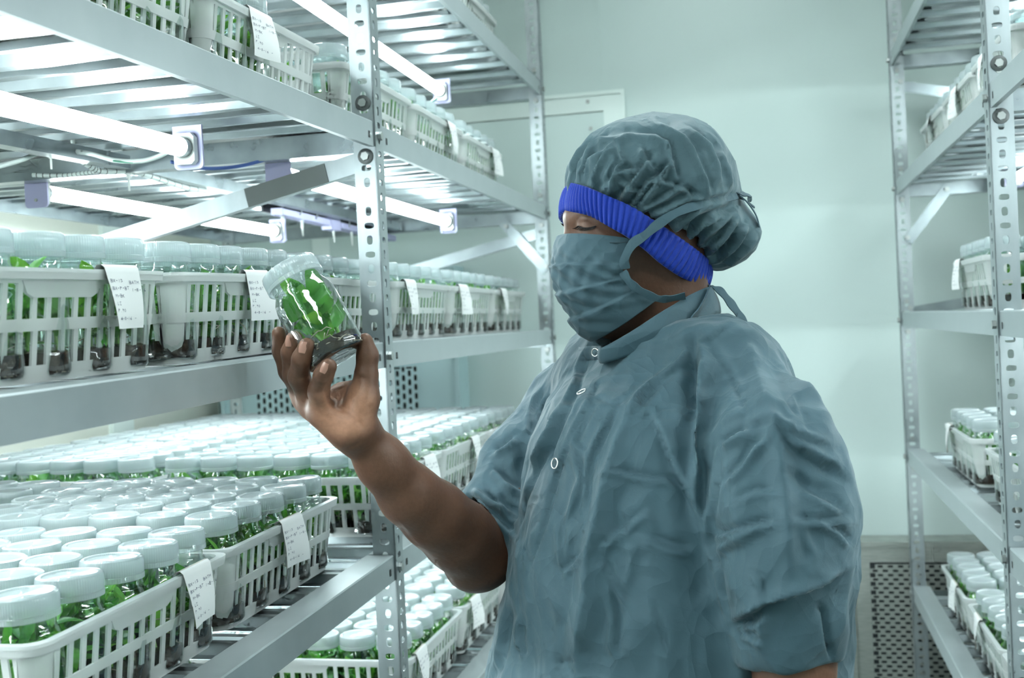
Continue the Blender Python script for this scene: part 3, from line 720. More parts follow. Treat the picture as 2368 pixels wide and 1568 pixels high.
# left rack, waist shelf (below the man's hand)
basket(FX, 1.068, lz(3, 1.068), -1, True, 'waist-shelf basket beside the slotted post', 'milky basket of jars on the waist shelf, beside the slotted post', .150, tx=NT)
basket(FX + .006, .748, lz(3, .748), -1, True, 'waist-shelf basket at the lower left', 'milky basket of jars at the lower left corner, nearest on the waist shelf', .235, tx=NT)
basket(FX2, 1.068, lz(3, 1.068), -1, False, 'rear near basket on the waist shelf', 'milky basket behind the two nearest baskets on the waist shelf', None, tx=NT)
basket(FX2, .748, lz(3, .748), -1, False, None, 'milky basket at the far left of the waist shelf, second row', None, tx=NT)
for k, (yy, nm, tu) in enumerate(((1.545, 'first', .22), (1.862, 'second', .20), (2.179, 'third', .22))):
    basket(FX, yy, lz(3, yy), -1, k == 0, 'waist-shelf basket %s beyond the post' % nm, 'milky basket of jars on the waist shelf, %s beyond the slotted post' % nm, tu)
    basket(FX2, yy + .004, lz(3, yy), -1, False, 'rear waist-shelf basket %s beyond the post' % nm, 'milky rear-row basket on the waist shelf, %s beyond the slotted post' % nm)
# chest shelf (level with the held jar)
for k, (yy, nm, tu) in enumerate(((.655, 'chest-shelf basket at the left edge', .225), (.982, 'chest-shelf basket behind the held jar', .165), (1.298, 'chest-shelf basket behind the slotted post', None),
                                  (1.628, 'first chest-shelf basket past the post', .06), (1.944, 'second chest-shelf basket past the post', .06), (2.260, 'third chest-shelf basket past the post', .07))):
    basket(FX + .006, yy, lz(2, yy), -1, k < 3, nm, 'milky ' + nm.replace('basket', 'basket of jars'), tu, tx=NT if yy < 1.1 else 0, rows=3)
for yy in (.655, .982, 1.30, 1.62, 1.94, 2.25):
    pass
# upper shelf
for k, (yy, nm, tu) in enumerate(((.755, 'upper-shelf basket cut by the top edge', None), (1.072, 'upper-shelf basket left of the post', .12), (1.455, 'upper-shelf basket just past the post', None),
                                  (1.772, 'upper-shelf basket midway past the post', .21), (2.092, 'upper-shelf basket at the far end', .23))):
    basket(FX + .004, yy, lz(1, yy), -1, k in (0, 1), nm, 'milky ' + nm.replace('basket', 'basket of jars'), tu, tx=NT if yy < 1.3 else 0, rows=2, skip=() if k != 1 else ((0, 4), (0, 3), (1, 4)))
basket(FX2, 1.47, lz(1, 1.47), -1, False, 'rear upper-shelf basket past the post', 'milky rear basket of jars on the upper shelf past the post', None, rows=2)
# top shelf
for yy, nm in ((1.80, 'top-shelf basket in the middle'), (2.12, 'top-shelf basket at the far end')):
    basket(FX, yy, lz(0, yy), -1, False, nm, 'milky ' + nm.replace('basket', 'basket of jars'), None, rows=2)
# low shelf
for k, (yy, nm, tu) in enumerate(((1.625, 'nearest low-shelf basket under the elbow', .05), (1.945, 'middle low-shelf basket under the elbow', .06), (2.262, 'far low-shelf basket under the elbow', .05))):
    basket(FX, yy, lz(4, yy), -1, k == 0, nm, 'milky ' + nm.replace('basket', 'basket of jars'), tu)
    basket(FX2, yy, lz(4, yy), -1, False, 'rear ' + nm, 'milky rear ' + nm.replace('basket', 'basket of jars'))
for yy in (.72, 1.05):
    basket(FX, yy, lz(4, yy), -1, False, None, 'milky basket of jars seen through the waist shelf slats, %s' % ('nearer one' if yy < 1 else 'farther one'), None, tx=NT)
# right rack
RFX = .345
def rz_(li): return RIGHT_LV[li] + BH + .0004
for (li, yy, nm, tu, rows) in ((1, 1.69, 'nearest upper basket of the right rack', .2, 2), (1, 2.007, 'middle upper basket of the right rack', .15, 2), (1, 2.324, 'far upper basket of the right rack', .16, 2),
                         (2, 1.955, 'lone chest-high basket of the right rack', .24, 3), (3, 2.15, 'lone waist-high basket of the right rack', .24, 6), (3, 1.71, 'waist-high basket hidden by the right post', None, 4),
                         (4, 1.632, 'nearest low basket of the right rack', .2, 6), (4, 1.95, 'middle low basket of the right rack', .2, 6), (4, 2.29, 'far low basket of the right rack', .12, 6)):
    basket(RFX, yy, rz_(li), 1, False, nm, 'milky ' + nm.replace('basket', 'basket of jars'), tu, rows=rows)

# the jars nobody can tell apart, far back on the shelves: one object
if STUFF:
    lo = [MB().lathe([GP[0], GP[3], GP[5], GP[7], GP[9]], 12), MB().lathe([LP[0], LP[1], LP[6], LP[7], LP[9], LP[11]], 14), MB().lathe([SP[1], SP[3], SP[6]], 10)]
    var = []
    for pm in PLANTS_LO:
        v = []; f4 = []; mi = []
        for src, k in ((lo[0], 0), (lo[1], 1), (lo[2], 2)):
            o = len(v); v += src.v; f4 += [tuple(i + o for i in q) for q in src.f]; mi += [k] * len(src.f)
        o = len(v); v += pm.v; f4 += [tuple(i + o for i in q) for q in pm.f]; mi += [3 + q for q in pm.m]
        var.append((np.array(v), f4, mi))
    V = []; Fc = []; Mi = []; off = 0
    for (mm, pk, key) in STUFF:
        v, f4, mi = var[pk % 5]; A = np.array(mm); V.append(v @ A[:3, :3].T + A[:3, 3]); Fc += [tuple(i + off for i in q) for q in f4]; Mi += mi; off += len(v)
    me = bpy.data.meshes.new('packed_jars'); me.from_pydata(np.concatenate(V).tolist(), [], Fc)
    for q in (M['glass'], M['lid'], M['soil'], *PMATS): me.materials.append(q)
    me.polygons.foreach_set('material_index', Mi); me.polygons.foreach_set('use_smooth', [True] * len(Mi)); me.update()
    so = link('packed_jars', me); tag(so, 'many more lidded plantlet jars packed in the rear and distant baskets', 'jars', None, 'stuff')

# ------------------------------------------------------------------ the man: surfaces grown from smooth fields
import openvdb
def npv(p): return np.array((p[0], p[1], p[2]), dtype=np.float32)
class Field:
    def __init__(s, lo, hi, h):
        lo, hi = np.minimum(npv(lo), npv(hi)), np.maximum(npv(lo), npv(hi)); s.lo = lo; s.h = h; s.n = np.ceil((hi - s.lo) / h).astype(int) + 1
        s.a = np.full(tuple(s.n), .08, dtype=np.float32)
        s.ax = [s.lo[i] + np.arange(s.n[i], dtype=np.float32) * h for i in range(3)]
    def box(s, lo, hi):
        i0 = np.clip(np.floor((npv(lo) - s.lo) / s.h).astype(int), 0, s.n); i1 = np.clip(np.ceil((npv(hi) - s.lo) / s.h).astype(int) + 1, 0, s.n)
        if np.any(i1 <= i0): return None, None
        sl = tuple(slice(a, b) for a, b in zip(i0, i1)); return sl, np.meshgrid(*[s.ax[i][sl[i]] for i in range(3)], indexing='ij', sparse=True)
    def put(s, sl, d, k, sub=False):
        A = s.a[sl]
        if sub:
            h = np.clip(.5 - .5 * (A + d) / k, 0, 1); s.a[sl] = A * (1 - h) - d * h + k * h * (1 - h)
        else:
            h = np.clip(.5 + .5 * (d - A) / k, 0, 1); s.a[sl] = d * (1 - h) + A * h - k * h * (1 - h)
    def cone(s, a, b, ra, rb, k=.01, sub=False):
        a, b = npv(a), npv(b); m = max(ra, rb) + .03 + k; sl, g = s.box(np.minimum(a, b) - m, np.maximum(a, b) + m)
        if sl is None: return s
        ab = b - a; L2 = float(ab @ ab) + 1e-12; px_, py_, pz_ = [g[i] - a[i] for i in range(3)]
        t = np.clip((px_ * ab[0] + py_ * ab[1] + pz_ * ab[2]) / L2, 0, 1)
        d = np.sqrt((px_ - ab[0] * t) ** 2 + (py_ - ab[1] * t) ** 2 + (pz_ - ab[2] * t) ** 2) - (ra + (rb - ra) * t)
        s.put(sl, d, k, sub); return s
    def chain(s, pts, rs, k=.01, kk=None):
        for i in range(len(pts) - 1): s.cone(pts[i], pts[i + 1], rs[i], rs[i + 1], k if i == 0 or kk is None else kk)
        return s
    def ell(s, c, axes, radii, k=.01, sub=False):
        c = npv(c); m = max(radii) + .03 + k; sl, g = s.box(c - m, c + m)
        if sl is None: return s
        q = [g[i] - c[i] for i in range(3)]; acc = 0; acc2 = 0
        for ax, r in zip(axes, radii):
            ax = npv(ax); w = (q[0] * ax[0] + q[1] * ax[1] + q[2] * ax[2]); acc = acc + (w / r) ** 2; acc2 = acc2 + (w / (r * r)) ** 2
        k0 = np.sqrt(acc); k1 = np.sqrt(acc2) + 1e-9; d = k0 * (k0 - 1) / k1
        s.put(sl, d.astype(np.float32), k, sub); return s
    def fn(s, lo, hi, f, k=.01, sub=False):
        sl, g = s.box(lo, hi); s.put(sl, f(*g).astype(np.float32), k, sub); return s
    def cut(s, p, n):      # keep the side n points away from
        p, n = npv(p), npv(n); g = np.meshgrid(*s.ax, indexing='ij', sparse=True)
        d = (g[0] - p[0]) * n[0] + (g[1] - p[1]) * n[1] + (g[2] - p[2]) * n[2]; s.a = np.maximum(s.a, d.astype(np.float32)); return s
    def mesh(s):
        a = s.a.copy(); a[0] = a[-1] = np.maximum(a[0], .01); a[:, 0] = np.maximum(a[:, 0], .01); a[:, -1] = np.maximum(a[:, -1], .01); a[:, :, 0] = np.maximum(a[:, :, 0], .01); a[:, :, -1] = np.maximum(a[:, :, -1], .01)
        a = np.clip(a / s.h, -3, 3)
        g = openvdb.FloatGrid(3.0); g.copyFromArray(a); p, q = g.convertToQuads(0.0); p = p.astype(np.float64) * s.h + s.lo; q = q.astype(int)
        c = p.mean(0); n = np.cross(p[q[:, 2]] - p[q[:, 0]], p[q[:, 3]] - p[q[:, 1]])
        if ((p[q].mean(1) - c) * n).sum() < 0: q = q[:, ::-1]
        return p, q
def vnormals(P, Q):
    n = np.cross(P[Q[:, 2]] - P[Q[:, 0]], P[Q[:, 3]] - P[Q[:, 1]]); N = np.zeros_like(P)
    for k in range(4): np.add.at(N, Q[:, k], n)
    return N / (np.linalg.norm(N, axis=1, keepdims=True) + 1e-12)
def relax(P, Q, it=2, lam=.5):
    e = np.concatenate([Q[:, [0, 1]], Q[:, [1, 2]], Q[:, [2, 3]], Q[:, [3, 0]]])
    for _ in range(it):
        A = np.zeros_like(P); c = np.zeros(len(P)); np.add.at(A, e[:, 0], P[e[:, 1]]); np.add.at(A, e[:, 1], P[e[:, 0]]); np.add.at(c, e[:, 0], 1); np.add.at(c, e[:, 1], 1)
        P = P + lam * (A / np.maximum(c, 1)[:, None] - P)
    return P
def qmesh(name, P, Q, mats, attr=None):
    me = bpy.data.meshes.new(name); me.from_pydata(P.tolist(), [], Q.tolist() if hasattr(Q, 'tolist') else Q)
    for m_ in mats: me.materials.append(m_)
    me.polygons.foreach_set('use_smooth', [True] * len(me.polygons))
    if attr is not None:
        at_ = me.attributes.new('tone', 'FLOAT', 'POINT'); at_.data.foreach_set('value', np.asarray(attr, dtype=np.float32))
    me.update(); return me
CP, CR, CU, CF = npv(CAM_P).astype(float), npv(C_R).astype(float), npv(C_U).astype(float), npv(C_F).astype(float)
def to_px(P):
    v = P - CP; z = v @ CF; return 1184 + FPX * (v @ CR) / z, 784 - FPX * (v @ CU) / z
def fold(P, N, strokes, front=True):
    """push cloth in or out along traced folds: (points, width, height, kind)"""
    x, y = to_px(P); view = (P - CP); view /= np.linalg.norm(view, axis=1, keepdims=True)
    w8 = np.clip(-(N * view).sum(1) * 3.0, 0, 1); H = np.zeros(len(P))
    for pts, wd, amp, kind in strokes:
        pts = np.array(pts, float); best = np.full(len(P), 1e9); sg = np.zeros(len(P)); tt = np.zeros(len(P))
        lo = pts.min(0) - wd * 4; hi = pts.max(0) + wd * 4; sel = np.where((x > lo[0]) & (x < hi[0]) & (y > lo[1]) & (y < hi[1]) & (w8 > 0))[0]
        if len(sel) == 0: continue
        X, Y = x[sel], y[sel]; best = np.full(len(sel), 1e9); sg = np.zeros(len(sel)); tt = np.zeros(len(sel))
        seg = np.linalg.norm(np.diff(pts, axis=0), axis=1); cum = np.concatenate([[0], np.cumsum(seg)]); tot = cum[-1]
        for i in range(len(pts) - 1):
            d = pts[i + 1] - pts[i]; L = seg[i]; u = d / L; qx, qy = X - pts[i][0], Y - pts[i][1]
            t = np.clip(qx * u[0] + qy * u[1], 0, L); ex, ey = qx - u[0] * t, qy - u[1] * t; dd = np.hypot(ex, ey); b = dd < best
            best[b] = dd[b]; sg[b] = np.sign(u[0] * ey - u[1] * ex)[b]; tt[b] = ((cum[i] + t) / tot)[b]
        s_ = best * sg; taper = np.clip(np.minimum(tt, 1 - tt) * 5 + .15, 0, 1)
        if kind == 'ridge': h = np.exp(-(s_ / wd) ** 2)
        elif kind == 'tent': h = np.clip(1 - np.abs(s_) / wd, 0, 1) ** 1.3
        elif kind == 'roll': h = np.exp(-((s_ - wd * .7) / wd) ** 2) - .9 * np.exp(-((s_ + wd * .7) / wd) ** 2)
        elif kind == 'step': h = np.where(s_ > 0, np.exp(-s_ / wd), 0) * np.clip(s_ / 9 + .3, 0, 1) - .5 * np.where(s_ <= 0, np.exp(s_ / (wd * .5)), 0)
        else: h = -np.exp(-(s_ / wd) ** 2)
        H[sel] += amp * .001 * h * taper * w8[sel]
    return P + N * H[:, None]
def crumple(P, N, amp, seed, freq=(28, 70)):
    r = np.random.RandomState(seed); H = np.zeros(len(P)); wv = np.zeros(len(P))
    for k in range(9):
        d = r.normal(size=3); d[2] *= .6; d /= np.linalg.norm(d); f = r.uniform(*freq); ph = r.uniform(0, 6.28)
        q = P @ d * f + ph + 1.3 * np.sin(P @ r.normal(size=3) * 16 + ph * 2)
        H += (1 - np.abs(np.sin(q)) * 1.6) * np.clip(np.sin(P @ r.normal(size=3) * 12 + ph) + .1, 0, 1) / 2
    return P + N * (H * amp)[:, None]

def facet(P, N, amp, cell, seed, stretch=(1, 1, 1), band=None):
    """crisp creased-cotton relief: distance to scattered points gives facets that meet in sharp folds"""
    r = np.random.RandomState(seed); S_ = np.array(stretch); lo, hi = (P * S_).min(0) - cell, (P * S_).max(0) + cell
    A, B, C = [np.arange(l, h, cell) for l, h in zip(lo, hi)]
    pts = np.stack(np.meshgrid(A, B, C, indexing='ij'), -1).reshape(-1, 3); pts = pts + r.uniform(-.5, .5, pts.shape) * cell
    off = r.uniform(-.25, .25, len(pts)) * cell
    ids = np.floor((pts - lo + 1e-9) / cell).astype(int)
    from mathutils.kdtree import KDTree
    kd = KDTree(len(pts))
    for i, p in enumerate(pts): kd.insert(p, i)
    kd.balance(); X = P * S_; H = np.zeros(len(P))
    for i, x in enumerate(X):
        H[i] = min(d + off[j] for (_, j, d) in kd.find_n(x, 3))
    H = H / cell - .45
    return P + N * (H * amp)[:, None]
# materials of the man
m, nt, b = mat('brown_skin'); setp(b, rough=.46, spec=.4); at_n = nt.nodes.new('ShaderNodeAttribute'); at_n.attribute_name = 'tone'
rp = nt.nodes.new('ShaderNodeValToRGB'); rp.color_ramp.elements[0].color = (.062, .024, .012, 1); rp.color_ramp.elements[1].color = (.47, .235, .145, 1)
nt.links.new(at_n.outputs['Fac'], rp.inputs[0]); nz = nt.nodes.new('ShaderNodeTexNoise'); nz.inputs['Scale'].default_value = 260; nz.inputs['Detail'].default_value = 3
tcn = nt.nodes.new('ShaderNodeTexCoord'); nt.links.new(tcn.outputs['Object'], nz.inputs['Vector'])
mxn = nt.nodes.new('ShaderNodeMix'); mxn.data_type = 'RGBA'; mxn.blend_type = 'MULTIPLY'; mxn.inputs[0].default_value = .35
nt.links.new(rp.outputs[0], mxn.inputs[6]); nt.links.new(nz.outputs['Fac'], mxn.inputs[7]); nt.links.new(mxn.outputs[2], b.inputs['Base Color'])
bp = nt.nodes.new('ShaderNodeBump'); bp.inputs['Strength'].default_value = .35; bp.inputs['Distance'].default_value = .0008; nt.links.new(nz.outputs['Fac'], bp.inputs['Height']); nt.links.new(bp.outputs[0], b.inputs['Normal'])
M['skin'] = m
def cloth(name, c0, c1, weave=900, bump=.12, crease=((17, .012), (42, .005))):
    m, nt, b = mat(name); setp(b, rough=.62, spec=.28, sheen=.12)
    add_noise(nt, b, 7, 4, 0, 0, None, c0, c1)
    tc = nt.nodes.new('ShaderNodeTexCoord'); n = nt.nodes.new('ShaderNodeTexNoise'); n.inputs['Scale'].default_value = weave; n.inputs['Detail'].default_value = 2
    n2 = nt.nodes.new('ShaderNodeTexNoise'); n2.inputs['Scale'].default_value = 45; n2.inputs['Detail'].default_value = 3; n2.inputs['Distortion'].default_value = 1.2
    ad = nt.nodes.new('ShaderNodeMath'); ad.operation = 'MULTIPLY_ADD'; ad.inputs[1].default_value = 3.0
    nt.links.new(tc.outputs['Object'], n.inputs['Vector']); nt.links.new(tc.outputs['Object'], n2.inputs['Vector']); nt.links.new(n2.outputs['Fac'], ad.inputs[0]); nt.links.new(n.outputs['Fac'], ad.inputs[2])
    bp = nt.nodes.new('ShaderNodeBump'); bp.inputs['Strength'].default_value = bump; bp.inputs['Distance'].default_value = .0012
    nt.links.new(ad.outputs[0], bp.inputs['Height']); prev = bp
    # pressed-in creases of starched cotton
    wn = nt.nodes.new('ShaderNodeTexNoise'); wn.inputs['Scale'].default_value = 9; wn.inputs['Detail'].default_value = 1; nt.links.new(tc.outputs['Object'], wn.inputs['Vector'])
    wv = nt.nodes.new('ShaderNodeVectorMath'); wv.operation = 'MULTIPLY_ADD'; wv.inputs[1].default_value = (.10, .10, .06); nt.links.new(wn.outputs['Color'], wv.inputs[0]); nt.links.new(tc.outputs['Object'], wv.inputs[2])
    for sc, dist in crease:
        vo = nt.nodes.new('ShaderNodeTexVoronoi'); vo.inputs['Scale'].default_value = sc; nt.links.new(wv.outputs[0], vo.inputs['Vector'])
        b2 = nt.nodes.new('ShaderNodeBump'); b2.inputs['Strength'].default_value = .55; b2.inputs['Distance'].default_value = dist
        nt.links.new(vo.outputs['Distance'], b2.inputs['Height']); nt.links.new(prev.outputs[0], b2.inputs['Normal']); prev = b2
    nt.links.new(prev.outputs[0], b.inputs['Normal']); return m
M['gown'] = cloth('teal_grey_cotton', (.049, .100, .126), (.059, .114, .142))
M['cap'] = cloth('grey_green_cotton', (.057, .108, .128), (.067, .122, .143))
M['knit'] = cloth('bright_blue_knit', (.002, .024, .27), (.004, .036, .36), 600, .3, ())
M['seam'] = simple('seam_thread', col=(.05, .09, .11), rough=.7)
M['nail'] = simple('fingernail', col=(.46, .25, .19), rough=.28)
M['lash'] = simple('eyelash_black', col=(.008, .006, .006), rough=.5)
M['trouser'] = simple('dark_trousers', col=(.03, .035, .045), rough=.8)
M['rubber'] = simple('rubber_shoe', col=(.05, .05, .055), rough=.5)
m = M['snap'] = simple('snap_metal', col=(.72, .72, .70), metal=.9, rough=.25)

man = tag(empty('person', (-.10, 1.30, 0)), 'man in teal-grey gown, cap and mask standing in the aisle, holding up a jar', 'person')
MO = np.array(man.location)
def mlink(name, me, parent=None):
    o = bpy.data.objects.new(name, me); COL.objects.link(o); o.parent = parent or man
    if parent is None: o.location = -man.location
    return o

# ---- head frame: sagittal plane through H0, seen almost in profile
_t = math.radians(10)
Hf = (-C_R * math.cos(_t) - C_F * math.sin(_t)).normalized(); Hl = (-C_F * math.cos(_t) + C_R * math.sin(_t)).normalized(); Hu = C_U.copy()
H0 = at(1480, 540, 1.25)
def hp(px, py, lat=0.0):
    """point on the head seen at a pixel, lat metres from the mid plane towards the viewer"""
    d = C_F + C_R * ((px - 1184) / FPX) - C_U * ((py - 784) / FPX); o = H0 + Hl * lat
    return CAM_P + d * ((o - CAM_P).dot(Hl) / d.dot(Hl))
def mirror(p):
    p = Vector(p); return p - Hl * (2 * (p - H0).dot(Hl))
HA = (Hf, Hu, Hl)
def smooth_curve(pts, n):
    """Catmull-Rom resampling of tuples"""
    P = np.array(pts, float); m_ = len(P); out = []
    for t in np.linspace(0, m_ - 1, n):
        i = min(int(t), m_ - 2); f = t - i; p0, p1, p2, p3 = P[max(i - 1, 0)], P[i], P[i + 1], P[min(i + 2, m_ - 1)]
        out.append(.5 * ((2 * p1) + (p2 - p0) * f + (2 * p0 - 5 * p1 + 4 * p2 - p3) * f * f + (3 * p1 - p0 - 3 * p2 + p3) * f ** 3))
    return np.array(out)

# ---- body skin
parts = []
F = Field(H0 - Vector((.20, .16, .27)), H0 + Vector((.20, .16, .16)), .0030)
F.ell(hp(1488, 455), HA, (.077, .084, .069))
F.ell(hp(1408, 585), HA, (.045, .082, .052), .03)
F.cone(hp(1528, 590), hp(1400, 710), .048, .028, .03)
F.cone(hp(1522, 655), hp(1568, 840), .047, .060, .03)
F.cone(hp(1338, 503, .008), hp(1338, 503, -.008), .012, .012, .012); F.cone(hp(1366, 494, .034), hp(1338, 500, .008), .010, .010, .012); F.cone(mirror(hp(1366, 494, .034)), mirror(hp(1338, 500, .008)), .010, .010, .012)
F.cone(hp(1334, 516), hp(1306, 585), .0080, .0095, .008)
for mm in (lambda p: p, mirror):
    F.ell(mm(hp(1350, 518, .036)), HA, (.011, .0080, .014), .006, True)
    F.ell(mm(hp(1362, 520, .030)), HA, (.0125, .0105, .0130), .003)
    F.cone(mm(hp(1376, 556, .040)), mm(hp(1425, 562, .042)), .010, .012, .015)
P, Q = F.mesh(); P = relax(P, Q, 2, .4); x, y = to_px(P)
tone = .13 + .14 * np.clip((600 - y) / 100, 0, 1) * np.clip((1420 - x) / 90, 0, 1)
Nh = vnormals(P, Q)
P = fold(P, Nh, [([(1376, 522), (1400, 530), (1418, 541)], 2.5, 1.0, 'valley'), ([(1378, 528), (1396, 538), (1405, 548)], 2.5, .9, 'valley'), ([(1350, 534), (1372, 537), (1390, 545)], 3, 1.0, 'valley'), ([(1336, 508), (1356, 505), (1380, 511)], 3, 1.2, 'valley')])
head_P, head_x, head_y = P, x, y
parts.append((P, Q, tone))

# right arm and hand (the raised one, palm to the viewer)
def hpt(px, py, d): return npv(at(px, py, d))
WR = hpt(834, 1006, 1.118); EL = hpt(1112, 1286, 1.262)
Fa = Field(np.minimum(hpt(600, 740, 1.10), hpt(1260, 1380, 1.30)) - .05, np.maximum(hpt(600, 740, 1.10), hpt(1260, 1380, 1.37)) + .05, .0021)
Fa.chain([hpt(1262, 1085, 1.37), hpt(1190, 1180, 1.318), EL], [.036, .0345, .033], .02)
Fa.chain([EL, hpt(1060, 1238, 1.234), hpt(1004, 1190, 1.200), hpt(946, 1143, 1.168), hpt(886, 1072, 1.140), WR], [.033, .0350, .0320, .0275, .0225, .0195], .022)
Fa.ell(hpt(1085, 1322, 1.262), [(1, 0, 0), (0, 1, 0), (0, 0, 1)], (.02, .02, .016), .02)
# palm: metacarpals, heel and thumb mound
MC = {'index': hpt(700, 905, 1.128), 'middle': hpt(708, 922, 1.120), 'ring': hpt(722, 938, 1.110), 'little': hpt(742, 952, 1.098)}
for nm, r0, r1 in (('index', .018, .0115), ('middle', .018, .0120), ('ring', .018, .0118), ('little', .016, .0110)):
    Fa.cone(WR + (MC[nm] - WR) * .08, MC[nm], r0, r1, .012)
Fa.cone(hpt(800, 1000, 1.100), hpt(748, 962, 1.094), .0150, .0105, .012)                      # little-finger side of the palm
Fa.cone(hpt(826, 985, 1.102), hpt(838, 925, 1.100), .0170, .0150, .012)                      # thumb mound
Fa.cone(hpt(790, 905, 1.124), hpt(838, 900, 1.112), .0095, .0105, .014)                      # web of the thumb
FING = {'index': ([MC['index'], hpt(668, 858, 1.128), hpt(651, 812, 1.124), hpt(645, 771, 1.114)], [.0112, .0100, .0088, .0072]),
        'middle': ([MC['middle'], hpt(679, 868, 1.108), hpt(673, 815, 1.096), hpt(681, 783, 1.090)], [.0116, .0104, .0093, .0080]),
        'ring': ([MC['ring'], hpt(691, 872, 1.090), hpt(698, 830, 1.076), hpt(710, 800, 1.072)], [.0114, .0102, .0092, .0082]),
        'little': ([MC['little'], hpt(737, 905, 1.078), hpt(748, 868, 1.066), hpt(760, 848, 1.062)], [.0112, .0100, .0090, .0080]),
        'thumb': ([hpt(842, 925, 1.100), hpt(847, 868, 1.102), hpt(850, 822, 1.102), hpt(844, 788, 1.100)], [.0145, .0112, .0104, .0078])}
HB = Fa.a.copy()
acc = None
for nm, (pts, rs) in FING.items():
    G = Field.__new__(Field); G.lo, G.h, G.n, G.ax = Fa.lo, Fa.h, Fa.n, Fa.ax; G.a = np.full(Fa.a.shape, .08, dtype=np.float32)
    G.chain(pts, rs, .004)
    acc = G.a if acc is None else (lambda A, d, k=.0012: (lambda h: d * (1 - h) + A * h - k * h * (1 - h))(np.clip(.5 + .5 * (d - A) / k, 0, 1)))(acc, G.a)
k_ = .007; h_ = np.clip(.5 + .5 * (acc - Fa.a) / k_, 0, 1); Fa.a = acc * (1 - h_) + Fa.a * h_ - k_ * h_ * (1 - h_)
P, Q = Fa.mesh(); P = relax(P, Q, 2, .35); N = vnormals(P, Q)
crease = [([(864, 905), (850, 930), (858, 955)], 4, .8, 'valley'), ([(862, 935), (845, 945), (835, 950)], 3, .6, 'valley'), ([(864, 952), (848, 962), (838, 965)], 3, .6, 'valley'),
          ([(762, 880), (752, 905), (765, 930), (800, 948), (838, 985), (848, 1000)], 6, 2.0, 'valley'), ([(728, 945), (745, 962), (770, 968)], 5, 1.0, 'valley'),
          ([(820, 870), (845, 876), (862, 872)], 3, .8, 'valley'), ([(725, 905), (737, 910), (750, 905)], 3, .7, 'valley'), ([(680, 868), (692, 876), (704, 872)], 3, .7, 'valley'),
          ([(735, 872), (748, 878), (760, 874)], 3, .6, 'valley'), ([(786, 1045), (820, 1030), (855, 1000)], 4, .7, 'valley')]
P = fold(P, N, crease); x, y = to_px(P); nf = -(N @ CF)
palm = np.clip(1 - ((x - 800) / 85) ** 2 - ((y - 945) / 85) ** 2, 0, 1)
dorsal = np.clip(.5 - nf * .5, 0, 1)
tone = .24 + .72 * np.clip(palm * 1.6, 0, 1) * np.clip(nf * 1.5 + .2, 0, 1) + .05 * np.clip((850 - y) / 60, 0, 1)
tone = np.where(y > 1000, .24 + (tone - .24) * np.clip((1060 - y) / 60, 0, 1) - .10 * np.clip((x - 960) / 160, 0, 1), tone)  # tone also darkened toward the elbow, its shade painted into the skin
parts.append((P, Q, tone))

# left forearm and relaxed hand hanging below the frame
Fl = Field(hpt(1700, 1400, 1.03) - np.array([.08, .08, .42]), hpt(1950, 1400, 1.06) + .09, .0034)
LE, LW = hpt(1835, 1440, 1.045), hpt(1822, 1780, 1.03)
Fl.chain([hpt(1815, 1300, 1.05), LE, hpt(1836, 1560, 1.04), LW], [.042, .038, .033, .024], .02)
dn = (LW - LE) / np.linalg.norm(LW - LE); fwd = npv((-C_R)).astype(np.float32); lat_ = np.cross(dn, fwd)
for k in range(4):
    o = (k - 1.5) * .019; a = LW + dn * .085 + fwd * o
    Fl.cone(LW + dn * .01 + fwd * o * .5, a, .016, .011, .012); Fl.chain([a, a + dn * .04 + lat_ * .004, a + dn * .066 + lat_ * .014, a + dn * .085 + lat_ * .026], [.0105, .0092, .0085, .007], .004)
Fl.chain([LW + dn * .03 + fwd * .02, LW + dn * .06 + fwd * .045, LW + dn * .095 + fwd * .052], [.014, .0115, .009], .01)
P, Q = Fl.mesh(); parts.append((P, Q, np.full(len(P), .30)))

# torso and legs under the gown
T0 = at(1562, 1000, 1.245); TF = Vector((-.82, -.572, 0)).normalized(); TR = Vector((-.572, .82, 0)).normalized(); TU = Vector((0, 0, 1))
def tz(py): return at(1560, py, 1.245)
Fb = Field(T0 - Vector((.30, .30, .98)), T0 + Vector((.30, .30, .26)), .012)
pelv = Vector((T0.x, T0.y, .92)); Fb.ell(Vector((T0.x, T0.y, 1.20)), (TF, TR, TU), (.11, .13, .20), .05); Fb.ell(pelv, (TF, TR, TU), (.12, .16, .16), .05)
P, Q = Fb.mesh(); parts.append((P, Q, np.full(len(P), .3)))
PV = np.concatenate([p[0] for p in parts]); off = 0; QQ = []
for p, q, t in parts: QQ.append(q + off); off += len(p)
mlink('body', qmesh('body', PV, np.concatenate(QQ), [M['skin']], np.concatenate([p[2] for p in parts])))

# fingernails on the raised hand
def nail(px, py, d, ux, uy, ln, wd):
    c = at(px, py, d); u = (C_R * ux - C_U * uy).normalized(); w = u.cross(C_F).normalized(); n = -C_F; mb = MB(); vs_ = []
    for i in range(6):
        t = i / 5 - .5; ww = wd * (.5 - .30 * abs(t) ** 2.2 * 1.6)
        for j in range(5):
            s_ = (j / 4 - .5) * 2; vs_.append(c + u * (t * ln) + w * (s_ * ww) + n * (.0014 * (1 - s_ * s_) - .0009 * abs(t)))
    fs = [(i * 5 + j, i * 5 + j + 1, (i + 1) * 5 + j + 1, (i + 1) * 5 + j) for i in range(5) for j in range(4)]
    return mlink('fingernail', mb.add(vs_, fs).mesh('fingernail', [M['nail']], smooth=True))
nail(668, 789, 1.0840, .1, -1, .0105, .0070); nail(700, 803, 1.0645, .2, -1, .0110, .0075); nail(750, 851, 1.0545, .45, -1, .0100, .0068)

